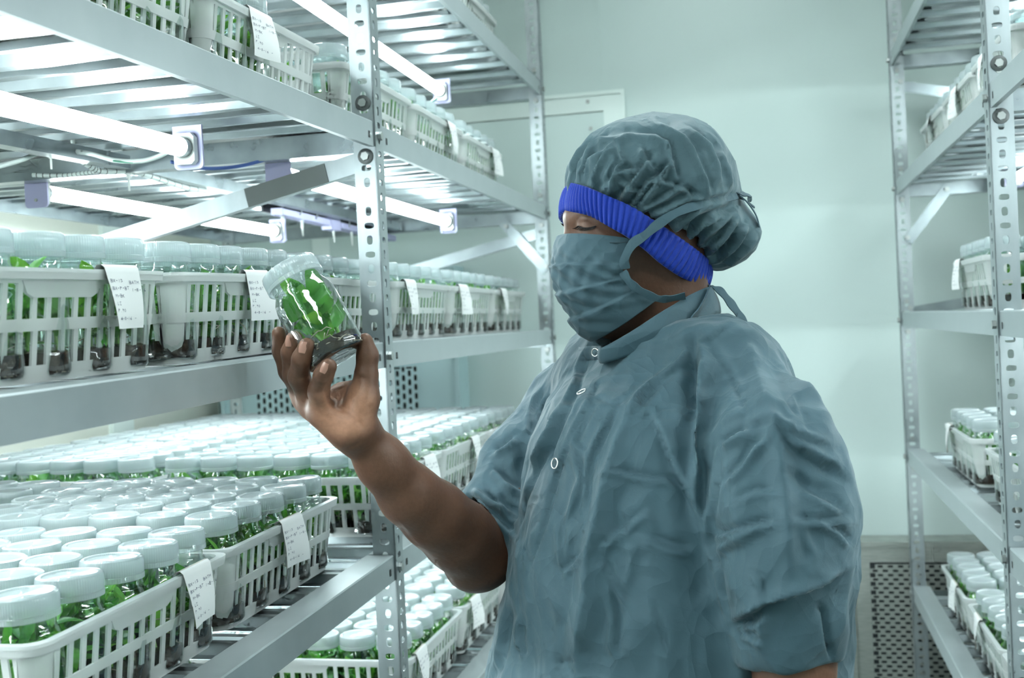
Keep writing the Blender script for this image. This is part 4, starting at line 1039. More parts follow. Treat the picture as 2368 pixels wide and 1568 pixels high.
# eyelashes and brow over the closed, lowered eye
def on_head(px, py):
    """nearest skin point of the head under a pixel"""
    sel = np.where(np.hypot(head_x - px, head_y - py) < 5)[0]; d = (head_P[sel] - CP) @ CF
    return at(px, py, float(d.min()) - .0006)
mb = MB(); lid_line = smooth_curve([(1337, 523), (1346, 527), (1358, 528), (1370, 526), (1379, 523)], 14); lp = [on_head(*q) for q in lid_line]
mb.tube(lp, [.0004] + [.0010] * 12 + [.0003], 5, 0)
for k, a in enumerate(lp[:-1]):
    t = k / 13; mb.tube([a, a + Hf * (.0035 - .002 * t) - Hu * .0022 + Hl * .001, a + Hf * (.0065 - .004 * t) - Hu * .0028 + Hl * .001], [.0006, .0004, .0001], 4, 0, False)
for k in range(8):
    a = hp(1322 + .7 * k, 518 + .8 * k, -.012); mb.tube([a, a + Hf * .008 - Hu * .001, a + Hf * .0125 + Hu * .0005], [.0007, .0005, .0001], 4, 0, False)
mlink('eyelashes', mb.mesh('eyelashes', [M['lash']]))

# ---- gown
def lerp_table(tab, z):
    ks = sorted(tab); return [np.interp(z, ks, [tab[k][i] for k in ks]).astype(np.float32) for i in range(len(tab[ks[0]]))]
def zpx(py): return float(tz(py).z)
def cpx(px, py): p = at(px, py, 1.245); return float(p.x), float(p.y)
SEC = {}
for py, xl, xr, rs in ((800, 1425, 1655, .105), (850, 1345, 1735, .135), (920, 1262, 1820, .155), (1000, 1226, 1885, .168), (1100, 1204, 1935, .180), (1170, 1192, 1955, .186), (1290, 1176, 1958, .190), (1400, 1162, 1950, .195), (1568, 1130, 1950, .205), (1900, 1090, 1960, .225), (2600, 1070, 1960, .24)):
    hw = (xr - xl) / 2 / (FPX / 1.245); rf = math.sqrt(max(.004, hw * hw - (rs * .375) ** 2)) / .927; c = cpx((xl + xr) / 2, py); SEC[zpx(py)] = (c[0], c[1], rf, rs)
def torso(X, Y, Z):
    cx_, cy_, rf, rs = lerp_table(SEC, Z)
    qx, qy = X - cx_, Y - cy_; u = (qx * TF.x + qy * TF.y) / rf; v = (qx * TR.x + qy * TR.y) / rs
    k0 = np.sqrt(u * u + v * v) + 1e-6; g = np.sqrt((u / rf) ** 2 + (v / rs) ** 2) + 1e-6; d = k0 * (k0 - 1) / g
    return np.maximum(d, Z - zpx(790))
P0, P1 = at(1832, 1524, 1.043), at(1130, 1225, 1.300)
ax0 = (Vector(at(1832, 1512, 1.043)) - Vector(at(1826, 1455, 1.044))).normalized()
ax1 = (C_R * -.80 - C_U * .48 - C_F * .25).normalized()
def gown_field(lo, hi, h):
    G = Field(lo, hi, h); G.fn(lo, hi, torso, .03)
    nb = at(1575, 790, 1.25)
    G.chain([nb, at(1680, 880, 1.165), at(1778, 985, 1.085)], [.050, .050, .048], .035)           # near shoulder slope
    G.chain([nb, at(1430, 850, 1.33), at(1318, 940, 1.40)], [.055, .055, .050], .03)             # far shoulder slope
    # each sleeve is its own field, cut square at the cuff and bored out for the arm
    S1 = Field(lo, hi, h); S1.chain([at(1778, 985, 1.085), at(1800, 1070, 1.062), at(1808, 1180, 1.052), at(1808, 1290, 1.048), at(1816, 1380, 1.045)], [.048, .0570, .0635, .0610, .0560], .014)
    S1.chain([at(1818, 1390, 1.045), at(1826, 1455, 1.044), at(1832, 1560, 1.043)], [.0510, .0500, .0430], .010)
    S1.cut(P0, ax0); S1.cone(at(1836, 1620, 1.043), at(1824, 1430, 1.044), .041, .041, .002, True)
    S2 = Field(lo, hi, h); S2.chain([at(1318, 940, 1.40), at(1222, 1085, 1.355), at(1155, 1210, 1.305), at(1118, 1290, 1.27)], [.050, .052, .047, .047], .02)
    S2.cut(P1, ax1); S2.cone(at(1085, 1325, 1.255), at(1178, 1180, 1.318), .0425, .040, .002, True)
    for S_, k in ((S1, .014), (S2, .018)):
        hh = np.clip(.5 + .5 * (S_.a - G.a) / k, 0, 1); G.a = S_.a * (1 - hh) + G.a * hh - k * hh * (1 - hh)
    return G
glo, ghi = T0 - Vector((.33, .33, .40)), T0 + Vector((.33, .33, .20)); zc = zpx(1660)
G = gown_field(glo, ghi, .0032)
# open the cuffs, the neck and cut the bottom; hollow out where arms and neck come through
def open_end(G, a, b, ra, rb): G.cone(a, b, ra, rb, .002, True)
open_end(G, at(1555, 700, 1.25), at(1572, 815, 1.25), .070, .066)
P, Q = G.mesh()
for c_, r_ in ((P1, .08), (P0, .06)):
    near_ = np.linalg.norm(P - npv(c_), axis=1) < r_; P = np.where(near_[:, None], relax(P, Q, 5, .5), P)
keep = P[Q].mean(1)[:, 2] > zc; Q = Q[keep]
N = vnormals(P, Q)
def A_(l): return [(1050 + a / 1.917, 750 + c / 1.917) for a, c in l]
def B_(l): return [(1500 + a / 1.806, 700 + c / 1.806) for a, c in l]
STR = [
 (A_([(645, 250), (575, 400), (510, 520), (455, 680), (410, 860), (370, 980), (320, 1120), (305, 1150)]), 2.6, 1.3, 'valley'),
 (A_([(645, 250), (575, 400), (510, 520), (455, 680), (410, 860), (370, 980)]), 16, 2.0, 'step'),
 (A_([(590, 110), (540, 270), (470, 420), (430, 520), (390, 640)]), 7, 3.0, 'roll'),
 (A_([(820, 330), (785, 400), (740, 540), (690, 680), (650, 880), (620, 1000), (605, 1180), (580, 1320), (560, 1450), (545, 1560)]), 44, 8.0, 'tent'),
 (A_([(790, 415), (880, 415)]), 4, 2.0, 'valley'),
 (A_([(1090, 840), (1040, 770), (980, 650), (930, 520), (880, 410)]), 26, 6.0, 'step'),
 (A_([(1035, 120), (1048, 250), (1055, 350), (1062, 440)]), 16, 5.0, 'valley'),
 (A_([(1020, 160), (900, 250), (830, 330), (790, 400)]), 8, 3.0, 'roll'),
 (A_([(1075, 60), (1130, 180), (1100, 400), (1105, 560), (1070, 700), (1085, 830), (1120, 920)]), 14, 5.0, 'ridge'),
 (A_([(1070, 20), (1150, 130), (1220, 240), (1270, 340), (1290, 440)]), 3, 1.3, 'valley'),
 (A_([(1100, 15), (1180, 120), (1245, 230), (1300, 340)]), 5, .9, 'ridge'),
 (A_([(700, 655), (780, 668), (870, 685), (950, 690), (1010, 740)]), 7, 3.0, 'roll'),
 (A_([(650, 1005), (720, 930), (800, 870), (850, 825)]), 9, 2.0, 'roll'),
 (A_([(660, 1030), (700, 1120), (740, 1190), (770, 1225), (805, 1235)]), 7, 1.8, 'roll'),
 (A_([(830, 930), (900, 965), (960, 990), (1060, 1005)]), 10, 2.6, 'roll'),
 (A_([(850, 830), (880, 900), (870, 960)]), 9, 1.4, 'ridge'), (A_([(880, 1230), (915, 1310), (942, 1425)]), 4, 2.2, 'valley'),
 (A_([(690, 1170), (720, 1300), (710, 1420), (730, 1480)]), 9, 2.4, 'roll'), (A_([(760, 1000), (800, 1010), (770, 1130), (740, 1180)]), 8, 1.2, 'ridge'),
 (A_([(430, 500), (380, 600), (340, 690), (300, 780), (280, 880)]), 6, 3.0, 'roll'), (A_([(480, 360), (440, 480), (400, 560), (360, 650)]), 6, 2.4, 'roll'),
 (A_([(420, 530), (430, 590)]), 4, 2.5, 'valley'), (A_([(530, 560), (572, 690), (560, 720), (530, 830), (500, 900)]), 7, 2.2, 'roll'),
 (A_([(620, 330), (560, 450), (530, 520), (600, 570)]), 7, 2.0, 'roll'), (A_([(720, 360), (660, 480), (610, 580), (590, 700), (600, 820)]), 8, 2.2, 'roll'),
 (A_([(480, 1110), (540, 1050), (600, 1000)]), 6, 2.4, 'roll'), (A_([(460, 880), (470, 1000), (490, 1110)]), 8, 1.8, 'ridge'), (A_([(560, 700), (520, 880), (500, 1060)]), 8, 1.8, 'ridge'),
 (A_([(455, 1500), (500, 1500), (548, 1488)]), 4, 2.4, 'valley'), (A_([(500, 1520), (545, 1540)]), 4, 2.0, 'valley'), (A_([(240, 1250), (220, 1400), (190, 1520), (165, 1568)]), 7, 4.0, 'roll'),
 (A_([(300, 1290), (290, 1400), (300, 1450), (270, 1430)]), 6, 2.4, 'roll'), (A_([(380, 300), (340, 420), (330, 500)]), 7, 3.0, 'roll'), (A_([(420, 320), (380, 400), (340, 470)]), 7, 3.0, 'roll'),
 (A_([(290, 1000), (320, 1000)]), 3, 2.0, 'valley'), (A_([(340, 780), (400, 775)]), 4, 1.6, 'valley'), (A_([(610, 315), (700, 350), (760, 345)]), 4, 1.4, 'valley'),
 (A_([(900, 370), (1000, 365)]), 5, 1.6, 'valley'), (A_([(320, 520), (290, 640), (280, 780), (268, 920)]), 12, 6.0, 'valley'),
 (A_([(175, 570), (220, 545), (270, 500)]), 8, 3.5, 'roll'), (A_([(180, 640), (230, 700), (290, 720)]), 10, 4.0, 'roll'), (A_([(95, 720), (150, 770), (250, 830)]), 9, 4.5, 'roll'),
 (A_([(65, 790), (110, 790), (180, 850), (260, 930)]), 7, 3.5, 'roll'), (A_([(190, 740), (230, 800), (260, 880)]), 8, 3.0, 'roll'),
 # near sleeve and shoulder
 (B_([(305, 50), (400, 180), (470, 330), (530, 520), (560, 700), (575, 900), (585, 1100), (590, 1210)]), 40, 6.0, 'tent'),
 (B_([(760, 605), (690, 585), (600, 555), (530, 522), (470, 503), (410, 525)]), 22, 3.2, 'step'),
 (B_([(800, 720), (690, 655), (600, 600), (540, 530)]), 26, 6.5, 'step'),
 (B_([(305, 600), (350, 565), (410, 530)]), 9, 4.0, 'roll'), (B_([(270, 975), (350, 960), (450, 930), (545, 908)]), 7, 3.6, 'roll'), (B_([(275, 1050), (340, 1010), (410, 975), (470, 940)]), 9, 3.2, 'ridge'),
 (B_([(590, 905), (700, 915), (850, 905)]), 7, 3.2, 'roll'), (B_([(700, 912), (790, 955), (842, 1015)]), 8, 3.0, 'roll'), (B_([(810, 1130), (700, 1188), (590, 1225), (500, 1255), (420, 1305), (350, 1345)]), 26, 8.0, 'step'),
 (B_([(370, 1352), (440, 1345), (490, 1300)]), 7, 3.0, 'roll'), (B_([(390, 1380), (440, 1400), (472, 1425)]), 7, 2.6, 'roll'), (B_([(700, 1265), (720, 1275), (735, 1300), (750, 1400), (772, 1500)]), 5, 4.0, 'valley'),
 (B_([(480, 1260), (475, 1340), (470, 1450)]), 10, 2.2, 'ridge'), (B_([(300, 600), (290, 740), (268, 900), (262, 1000), (300, 1120), (320, 1240), (360, 1350)]), 12, 4.0, 'step'),
 (B_([(310, 760), (390, 680), (440, 600), (490, 560)]), 9, 3.0, 'roll'), (B_([(340, 840), (450, 790), (545, 790)]), 9, 2.0, 'roll'), (B_([(640, 930), (660, 1000), (690, 1050)]), 8, 2.2, 'ridge'),
 (B_([(420, 1130), (470, 1160), (490, 1225)]), 5, 2.2, 'roll'), (B_([(650, 790), (740, 830), (820, 880)]), 9, 2.4, 'roll'), (B_([(580, 700), (660, 760), (760, 790)]), 12, 3.0, 'valley'),
 (B_([(350, 300), (380, 400), (405, 500)]), 3, 1.0, 'valley'), (B_([(385, 350), (420, 480)]), 3, 1.0, 'valley'), (B_([(330, 90), (440, 160), (560, 240), (640, 330), (720, 450), (760, 560)]), 16, 4.0, 'ridge'),
 (B_([(560, 400), (620, 500), (600, 560)]), 9, 2.0, 'roll'), (B_([(600, 380), (640, 480), (650, 560)]), 8, 1.8, 'roll'), (B_([(0, 350), (50, 310), (110, 260), (160, 160)]), 8, 2.0, 'roll'),
 (B_([(190, 100), (170, 250), (190, 360), (180, 440)]), 14, 4.0, 'valley'), (B_([(240, 200), (220, 340), (240, 480), (215, 640), (190, 760)]), 12, 4.0, 'ridge'),
]
P = crumple(P, N, .0016, 3); P = facet(P, N, .0140, .080, 5, (1, 1, .6)); P = facet(P, N, .0062, .036, 6, (1, 1, .7)); P = fold(P, N, [(a, w, h * 2.0, k) for a, w, h, k in STR]); P = relax(P, Q, 1, .35)
parts = [(P, Q)]
Gb = gown_field(Vector((T0.x - .36, T0.y - .36, .56)), Vector((T0.x + .36, T0.y + .36, zc + .03)), .012); Gb.cut((0, 0, .60), (0, 0, -1))
Pb, Qb = Gb.mesh(); Qb = Qb[Pb[Qb].mean(1)[:, 2] <= zc + .002]
gw = mlink('gown', qmesh('gown', np.concatenate([P, Pb]), np.concatenate([Q, Qb + len(P)]), [M['gown']]))
gw['label'] = 'teal-grey wrinkled cotton gown with rolled sleeves'

# ---- strips and ribbons on the head: generic near-side curve + lateral profile, mirrored to the far side
def strip_loop(name, material, upper, lower, lat, n=64, rows=5, ribs=0, amp=0, thick=.003, both=True, parent=None):
    U = smooth_curve(upper, n); L = smooth_curve(lower, n); near = []
    if isinstance(lat, tuple):       # elliptical plan: (centre px, half length px, half width m), evenly spaced around the oval
        xc, ha, hb = lat; U2, L2 = smooth_curve(upper, 800), smooth_curve(lower, 800); xm = (U2[:, 0] + L2[:, 0]) / 2; th = np.linspace(0, PI, n)
        tt_ = np.interp(xc - ha * np.cos(th), xm, np.arange(800)); U = np.stack([np.interp(tt_, np.arange(800), U2[:, i]) for i in (0, 1)], 1); L = np.stack([np.interp(tt_, np.arange(800), L2[:, i]) for i in (0, 1)], 1)
        lf = lambda k: hb * math.sin(th[k])
    else: lf = lambda k: lat(k / (n - 1))
    for k in range(n):
        la = lf(k); near.append([hp(*(U[k] + (L[k] - U[k]) * (r / (rows - 1))), la) for r in range(rows)])
    loop = near + ([[mirror(p) for p in c] for c in near[::-1]] if both else []); m_ = len(loop); cen = sum((c[rows // 2] for c in loop), Vector()) / m_
    V = []
    for lay in (0, 1):
        for k, c in enumerate(loop):
            tn = (loop[(k + 1) % m_][rows // 2] - loop[k - 1][rows // 2]).normalized(); up = (c[0] - c[-1]).normalized(); nrm = tn.cross(up).normalized()
            if nrm.dot(c[rows // 2] - cen) < 0: nrm = -nrm
            for r, p in enumerate(c):
                e_ = math.sin(PI * r / (rows - 1)) * .0018 + (amp * abs(math.sin(k * ribs)) if ribs else 0)
                V.append(p + nrm * (e_ if lay == 0 else -thick))
    F_ = []; st = rows; o = m_ * rows; rng = m_ if both else m_ - 1
    for k in range(rng):
        l = (k + 1) % m_
        for r in range(rows - 1): F_ += [(k * st + r, l * st + r, l * st + r + 1, k * st + r + 1), (o + l * st + r, o + k * st + r, o + k * st + r + 1, o + l * st + r + 1)]
        F_ += [(k * st, o + k * st, o + l * st, l * st), (k * st + rows - 1, l * st + rows - 1, o + l * st + rows - 1, o + k * st + rows - 1)]
    return mlink(name, MB().add(V, F_).mesh(name, [material], smooth=True), parent)
band_u = [(1322, 424), (1332, 425), (1360, 434), (1415, 457), (1464, 480), (1518, 514), (1575, 552), (1617, 583), (1643, 606)]
band_l = [(1310, 487), (1322, 490), (1366, 500), (1411, 526), (1449, 547), (1490, 576), (1533, 613), (1587, 647), (1637, 660)]
bl = strip_loop('headband', M['knit'], band_u, band_l, (1479, 162, .079), 320, 7, PI / 8, .0024)
bl['label'] = 'bright blue ribbed knit headband'

# ---- cap
Fc = Field(hp(1530, 450) - Vector((.18, .19, .15)), hp(1530, 450) + Vector((.18, .19, .15)), .0026)
Fc.ell(hp(1497, 424), HA, (.0875, .0725, .089), .02)
Fc.ell(hp(1556, 440), HA, (.062, .070, .090), .03)
Fc.ell(hp(1640, 536), HA, (.047, .038, .066), .018)
Fc.ell(hp(1672, 552), HA, (.036, .030, .050), .015)
pb0, pb1 = hp(1311, 428), hp(1650, 616); dn_ = (pb1 - pb0).normalized(); nn = dn_.cross(Hl).normalized()
if nn.dot(Hu) > 0: nn = -nn
def capcut(X, Y, Z):
    return (X - pb0.x) * nn.x + (Y - pb0.y) * nn.y + (Z - pb0.z) * nn.z - .013
g = np.meshgrid(*Fc.ax, indexing='ij', sparse=True); Fc.a = np.maximum(Fc.a, capcut(*g).astype(np.float32))
Fc.ell(hp(1488, 500), HA, (.083, .080, .070), .004, True)
P, Q = Fc.mesh(); N = vnormals(P, Q)
# gathers running up from the band
rel = P - npv(hp(1480, 470)); ang = np.arctan2(rel @ npv(Hl), rel @ npv(dn_)); hgt = -(rel @ npv(nn)); g_ = np.exp(-np.clip(hgt + .01, 0, 1) / .030)
P = P + N * (.0022 * g_ * (np.sin(ang * 23) + .5 * np.sin(ang * 41 + 1)))[:, None]
def C_(l): return [(1250 + a / 2.613, 250 + c / 2.613) for a, c in l]
CS = [(C_(l), w_, a_, k) for l, w_, a_, k in (
 ([(170, 440), (180, 330), (235, 215), (335, 115)], 5, 2.6, 'roll'), ([(210, 445), (235, 330), (300, 220), (420, 140)], 5, 2.6, 'roll'), ([(250, 450), (290, 310), (400, 225), (530, 160)], 6, 3.2, 'roll'),
 ([(300, 475), (320, 380), (385, 270), (455, 225)], 6, 3.4, 'roll'), ([(360, 500), (420, 420), (440, 370), (490, 320), (455, 225)], 6, 3.6, 'roll'), ([(400, 515), (445, 400), (520, 370), (610, 365)], 6, 3.6, 'roll'),
 ([(475, 545), (560, 430), (640, 330), (690, 280)], 6, 3.8, 'roll'), ([(545, 590), (640, 450), (720, 400), (800, 310)], 6, 3.8, 'roll'), ([(575, 600), (660, 500), (740, 380), (780, 320)], 5, 3.0, 'roll'), ([(610, 610), (740, 540), (870, 450)], 6, 3.4, 'roll'),
 ([(655, 640), (780, 590), (900, 520), (1000, 545)], 7, 3.8, 'roll'), ([(775, 190), (790, 280), (825, 425)], 5, 3.4, 'roll'), ([(610, 235), (660, 340), (690, 380)], 6, 3.0, 'roll'), ([(880, 190), (960, 320), (1010, 430), (1030, 520)], 7, 3.2, 'roll'),
 ([(890, 100), (1030, 220), (1080, 340), (1100, 450)], 8, 3.2, 'roll'), ([(720, 80), (880, 170), (980, 300)], 9, 3.0, 'roll'), ([(320, 200), (500, 150), (700, 160), (800, 220)], 9, 2.6, 'roll'), ([(1100, 250), (1150, 380), (1165, 480)], 7, 2.6, 'roll'),
 ([(780, 740), (900, 640), (965, 590)], 7, 3.6, 'roll'), ([(850, 790), (960, 690), (1100, 640), (1180, 600)], 8, 4.5, 'roll'), ([(915, 835), (1000, 740), (1120, 665), (1160, 640)], 7, 4.2, 'roll'), ([(985, 880), (1090, 780), (1175, 665)], 7, 4.8, 'roll'),
 ([(1040, 920), (1160, 820), (1235, 695)], 7, 5.0, 'roll'), ([(1100, 945), (1220, 845), (1295, 755)], 7, 4.0, 'roll'), ([(700, 420), (820, 470), (900, 500), (905, 560)], 6, 3.0, 'roll'), ([(470, 430), (560, 490), (640, 520)], 6, 2.4, 'roll'),
 ([(740, 690), (830, 640), (900, 590), (1010, 560), (1110, 540), (1180, 510)], 6, 3.0, 'valley'))]
P = crumple(P, N, .0012, 11, (40, 90)); P = facet(P, N, .0055, .034, 15); P = fold(P, N, [(a, w, h * 1.7, k) for a, w, h, k in CS]); capo = mlink('cap', qmesh('cap', P, Q, [M['cap']])); capo['label'] = 'grey-green puffed cotton cap'

# ---- mask
mid = [(1291, 544), (1281, 575), (1279, 610), (1286, 652), (1300, 692), (1318, 730), (1338, 768), (1366, 790)]
edg = [(1462, 552), (1450, 585), (1443, 610), (1441, 630), (1452, 648), (1474, 664), (1496, 680), (1519, 694)]
nv, nu = 60, 34; MID = smooth_curve(mid, nv); EDG = smooth_curve(edg, nv); V = []
pl_v = (.30, .52, .74)
def mask_row(k):
    v = k / (nv - 1); m_ = hp(*MID[k], 0); e_ = hp(*EDG[k], .066 - .012 * v); row = []
    c_ = e_ - Hl * ((e_ - H0).dot(Hl)); pr = 0
    for pv in pl_v:
        dv = (v - pv); pr += (.0040 * math.exp(-dv / .10) if dv > 0 else 0) * (1 if dv < .25 else 0)
    for j in range(nu):
        a = (j / (nu - 1)) * PI / 2; p = c_ + (m_ - c_) * (math.cos(a) ** .92) + (e_ - c_) * (math.sin(a) ** .92)
        n_ = ((m_ - c_).normalized() * math.cos(a) + Hl * math.sin(a)).normalized()
        wob = .0016 * math.sin(v * 19 + j * .35) * math.sin(j * .5 + v * 5) + .0012 * math.sin(v * 37 - j * .6)
        row.append(p + n_ * (pr * (1 - .5 * (j / (nu - 1))) + wob * math.sin(PI * v)))
    return row
near = [mask_row(k) for k in range(nv)]; full = [r + [mirror(p) for p in r[::-1]][1:] if False else ([mirror(p) for p in r[::-1]][:-1] + r) for r in near]
w_ = len(full[0]); mb = MB(); mb.add([p for r in full for p in r], [(k * w_ + j, k * w_ + j + 1, (k + 1) * w_ + j + 1, (k + 1) * w_ + j) for k in range(nv - 1) for j in range(w_ - 1)])
me = mb.mesh('face_mask', [M['gown']], smooth=True); mk = mlink('face_mask', me); mk['label'] = 'teal-grey pleated cloth face mask'
sm = mk.modifiers.new('thickness', 'SOLIDIFY'); sm.thickness = .0022; sm.offset = -1
def ribbon(name, pts, width, material, parent=None, thick=.0012, n=40, frame=None):
    """pts: (px, py, lat) on the head; flat ribbon facing outwards"""
    C = smooth_curve(pts, n); P3 = [hp(c[0], c[1], c[2]) for c in C]; mb = MB(); V = []
    for k, p in enumerate(P3):
        t = (P3[min(k + 1, n - 1)] - P3[max(k - 1, 0)]).normalized(); o = ((p - (H0 - Hu * .02)).normalized() if frame is None else frame); s_ = t.cross(o).normalized(); o = s_.cross(t).normalized()
        wd = width * (1 + .12 * math.sin(k * .7))
        for (a, c) in ((-1, 0), (0, .35), (1, 0), (1, -1), (-1, -1)): V.append(p + s_ * (a * wd / 2) + o * (c * thick))
    F_ = [(k * 5 + r, k * 5 + (r + 1) % 5, (k + 1) * 5 + (r + 1) % 5, (k + 1) * 5 + r) for k in range(n - 1) for r in range(5)] + [(0, 1, 2, 3, 4), tuple((n - 1) * 5 + r for r in range(5))[::-1]]
    return mlink(name, mb.add(V, F_).mesh(name, [material], angle=.5), parent)
ribbon('tie', [(1446, 622, .066), (1444, 600, .070), (1462, 565, .080), (1490, 545, .0865), (1520, 520, .0905), (1560, 494, .0945), (1610, 474, .091), (1660, 462, .078), (1702, 450, .055)], .0095, M['gown'], mk)
ribbon('tie', [(1702, 450, .055), (1712, 444, .02), (1716, 444, -.01), (1710, 448, -.05)], .0095, M['gown'], mk)
ribbon('tie', [(1694, 450, .045), (1712, 447, .05), (1726, 449, .05), (1738, 455, .05), (1732, 466, .05), (1745, 478, .05)], .0085, M['seam'], mk)
ribbon('tie', [(1704, 452, .045), (1724, 462, .052), (1742, 484, .052), (1752, 504, .050), (1757, 524, .048)], .0075, M['gown'], mk)
ribbon('tie', [(1440, 628, .0665), (1455, 652, .068), (1480, 672, .068), (1517, 690, .066), (1545, 692, .068), (1585, 685, .073)], .0085, M['gown'], mk)
ribbon('tie', [(1642, 660, .02), (1662, 668, .03), (1690, 700, .035), (1718, 740, .03), (1734, 772, .02)], .0100, M['gown'], gw, frame=(Hl + C_R * .6).normalized())
mb = MB()
mlink('hem_stitching', mb.tube([hp(a, c, l) for a, c, l in ((1292, 556, .004), (1320, 560, .032), (1370, 563, .052), (1420, 561, .064), (1452, 560, .0675))], .0006, 5, 0).mesh('hem_stitching', [M['seam']]), mk)

# ---- collar, shoulder cuff, snaps
collar_u = [(1386, 800), (1394, 803), (1453, 771), (1518, 729), (1564, 701), (1595, 682), (1640, 663), (1652, 672)]
collar_l = [(1384, 834), (1398, 840), (1480, 814), (1533, 792), (1594, 758), (1640, 738), (1662, 728), (1668, 722)]
cl = strip_loop('collar', M['gown'], collar_u, collar_l, lambda t: .003 + .072 * math.sin(PI * min(1, max(0, t ** .8))) ** .7, 60, 6, 0, 0, .002, True, gw)
ribbon('collar_strap', [(1640, 670, .045), (1620, 715, .066), (1594, 748, .074), (1570, 765, .078)], .012, M['gown'], gw)
SN = MB()
def snap(px, py, r, u, w, base, ring=True):
    mb = MB(); pts = []
    for k in range(25):
        a = 2 * PI * k / 24; pts.append(base + u * (math.cos(a) * r) + w * (math.sin(a) * r))
    mb.tube(pts, .0009, 6, 0, False); return mlink('snap_button', mb.mesh('snap_button', [M['snap']], smooth=True), gw)
gP, gx, gy = P, None, None
gx, gy = to_px(parts[0][0]); gN = vnormals(parts[0][0], parts[0][1])
for (px, py, r) in ((1346, 908, .0048), (1285, 1072, .0052), (1386, 815, .0042)):
    sel = np.where((np.abs(gx - px) < 9) & (np.abs(gy - py) < 9) & ((gN @ CF) < 0))[0]
    if len(sel) and py > 850:
        dd = ((parts[0][0][sel] - CP) @ CF); dmin = float(dd.min()); n_ = Vector(gN[sel[dd < dmin + .01]].mean(0)).normalized()
        base = at(px, py, dmin - .001)
    else: base = hp(px, py, .0075) + Hf * .004; n_ = (Hf + Hl).normalized()
    u = n_.cross(Vector((0, 0, 1))).normalized(); w = u.cross(n_).normalized(); snap(px, py, r, u, w, base + n_ * .0012)
# blue undersleeve inside the near cuff
us = MB(); o_ = Vector(LE) * 0; pts = [at(1826, 1455, 1.044), at(1832, 1512, 1.043), at(1835, 1545, 1.042)]
us.tube([pts[0], pts[1], pts[1].lerp(pts[2], .45)], [.0405, .0405, .0395], 40, 0, False)
ub = mlink('undersleeve', us.mesh('undersleeve', [M['knit']], smooth=True)); ub['label'] = 'blue knit cuff inside the sleeve'
# trousers and shoes down to the floor
Ft = Field(Vector((T0.x - .24, T0.y - .26, .03)), Vector((T0.x + .24, T0.y + .26, 1.0)), .012)
for s_ in (-1, 1):
    hip = Vector((T0.x, T0.y, .90)) + TR * (.09 * s_); foot = Vector((T0.x, T0.y, .07)) + TR * (.11 * s_); Ft.chain([hip, (hip + foot) / 2 + TF * .015, foot], [.088, .068, .058], .02)
P, Q = Ft.mesh(); mlink('trousers', qmesh('trousers', P, Q, [M['trouser']]))
for s_ in (-1, 1):
    f0 = Vector((T0.x, T0.y, .042)) + TR * (.11 * s_) - TF * .05; Fs = Field(f0 - Vector((.3, .3, .06)), f0 + Vector((.3, .3, .12)), .008)
    Fs.chain([f0, f0 + TF * .10 - Vector((0, 0, .004)), f0 + TF * .20 - Vector((0, 0, .012))], [.042, .040, .030], .02); Fs.cone(f0 + Vector((0, 0, .02)), f0 + Vector((0, 0, .06)), .045, .045, .02); Fs.cut((0, 0, .002), (0, 0, -1))
    P, Q = Fs.mesh(); mlink('shoe', qmesh('shoe', P, Q, [M['rubber']]))

# ------------------------------------------------------------------ the jar in his hand
jb, jt = at(782, 830, 1.094), at(666, 620, 1.112)
zx = (jt - jb).normalized(); xx = zx.cross(-C_F).normalized(); yy_ = zx.cross(xx).normalized()
held = tag(empty('culture_jar', jb), 'plantlet jar held up and tilted in the raised hand', 'jar')
held.rotation_euler = Matrix((xx, yy_, zx)).transposed().to_euler()
hs = (jt - jb).length / .1156; held.scale = (1.06, 1.06, hs)
link('glass', lathe_part(GP, 48, 'jar_glass', M['glass_held'], 2.0), held); link('lid', lathe_part(LP, 56, 'jar_lid', M['lid']), held); sl_ = link('medium', lathe_part([(r, z * .9 if z > .006 else z) for r, z in SP], 32, 'medium', M['soil']), held)
rr = random.Random(5)
for k in range(9):
    a = rr.uniform(0, 6.28); pts = []; z = rr.uniform(.010, .026)
    for j in range(7): a += rr.uniform(-.15, .45); pts.append((.0279 * math.cos(a), .0279 * math.sin(a), max(.004, z))); z -= rr.uniform(-.003, .005)
    link('root', MB().tube(pts, .0006, 5, 0).mesh('root', [M['root']], smooth=True), held)
# stems and individually placed leaves (x to the viewer's right across the jar, z along the jar)
def hin(q):
    q = Vector(q); r_ = math.hypot(q.x, q.y); lim = .0265 if q.z < .068 else .0225
    if r_ > lim: q.x *= lim / r_; q.y *= lim / r_
    q.z = min(q.z, .106); return q
for st in ([(-.004, .010, .016), (-.008, .012, .035), (-.014, .008, .056)], [(.003, .012, .016), (.002, .016, .038), (-.004, .014, .066)], [(.010, .004, .016), (.011, .009, .040), (.008, .008, .070)], [(-.012, .012, .018), (-.018, .014, .034), (-.021, .008, .05)]):
    link('stem', MB().tube([hin(p) for p in smooth_curve(st, 8)], [.0020, .0019, .0018, .0017, .0016, .0014, .0012, .001], 8, 0).mesh('stem', [M['stem']], smooth=True), held)
for k in range(24):
    t = rr.random(); a = rr.uniform(0, 6.28); b0 = Vector((rr.uniform(-.018, .018), rr.uniform(-.010, .016), rr.uniform(.030, .078)))
    el = rr.uniform(.2, 1.4); d = Vector((math.cos(a) * math.cos(el), math.sin(a) * math.cos(el), math.sin(el))); mb = MB()
    leaf(mb, b0, d, (rr.uniform(-.4, .4), 1, .3), rr.uniform(.026, .044), rr.uniform(.012, .019), rr.uniform(-.3, 1.0), 0, 6); mb.v = [tuple(hin(p)) for p in mb.v]
    link('leaf', mb.mesh('leaf', [M['leaf_light'] if rr.random() < .25 else M['leaf']], smooth=True), held)

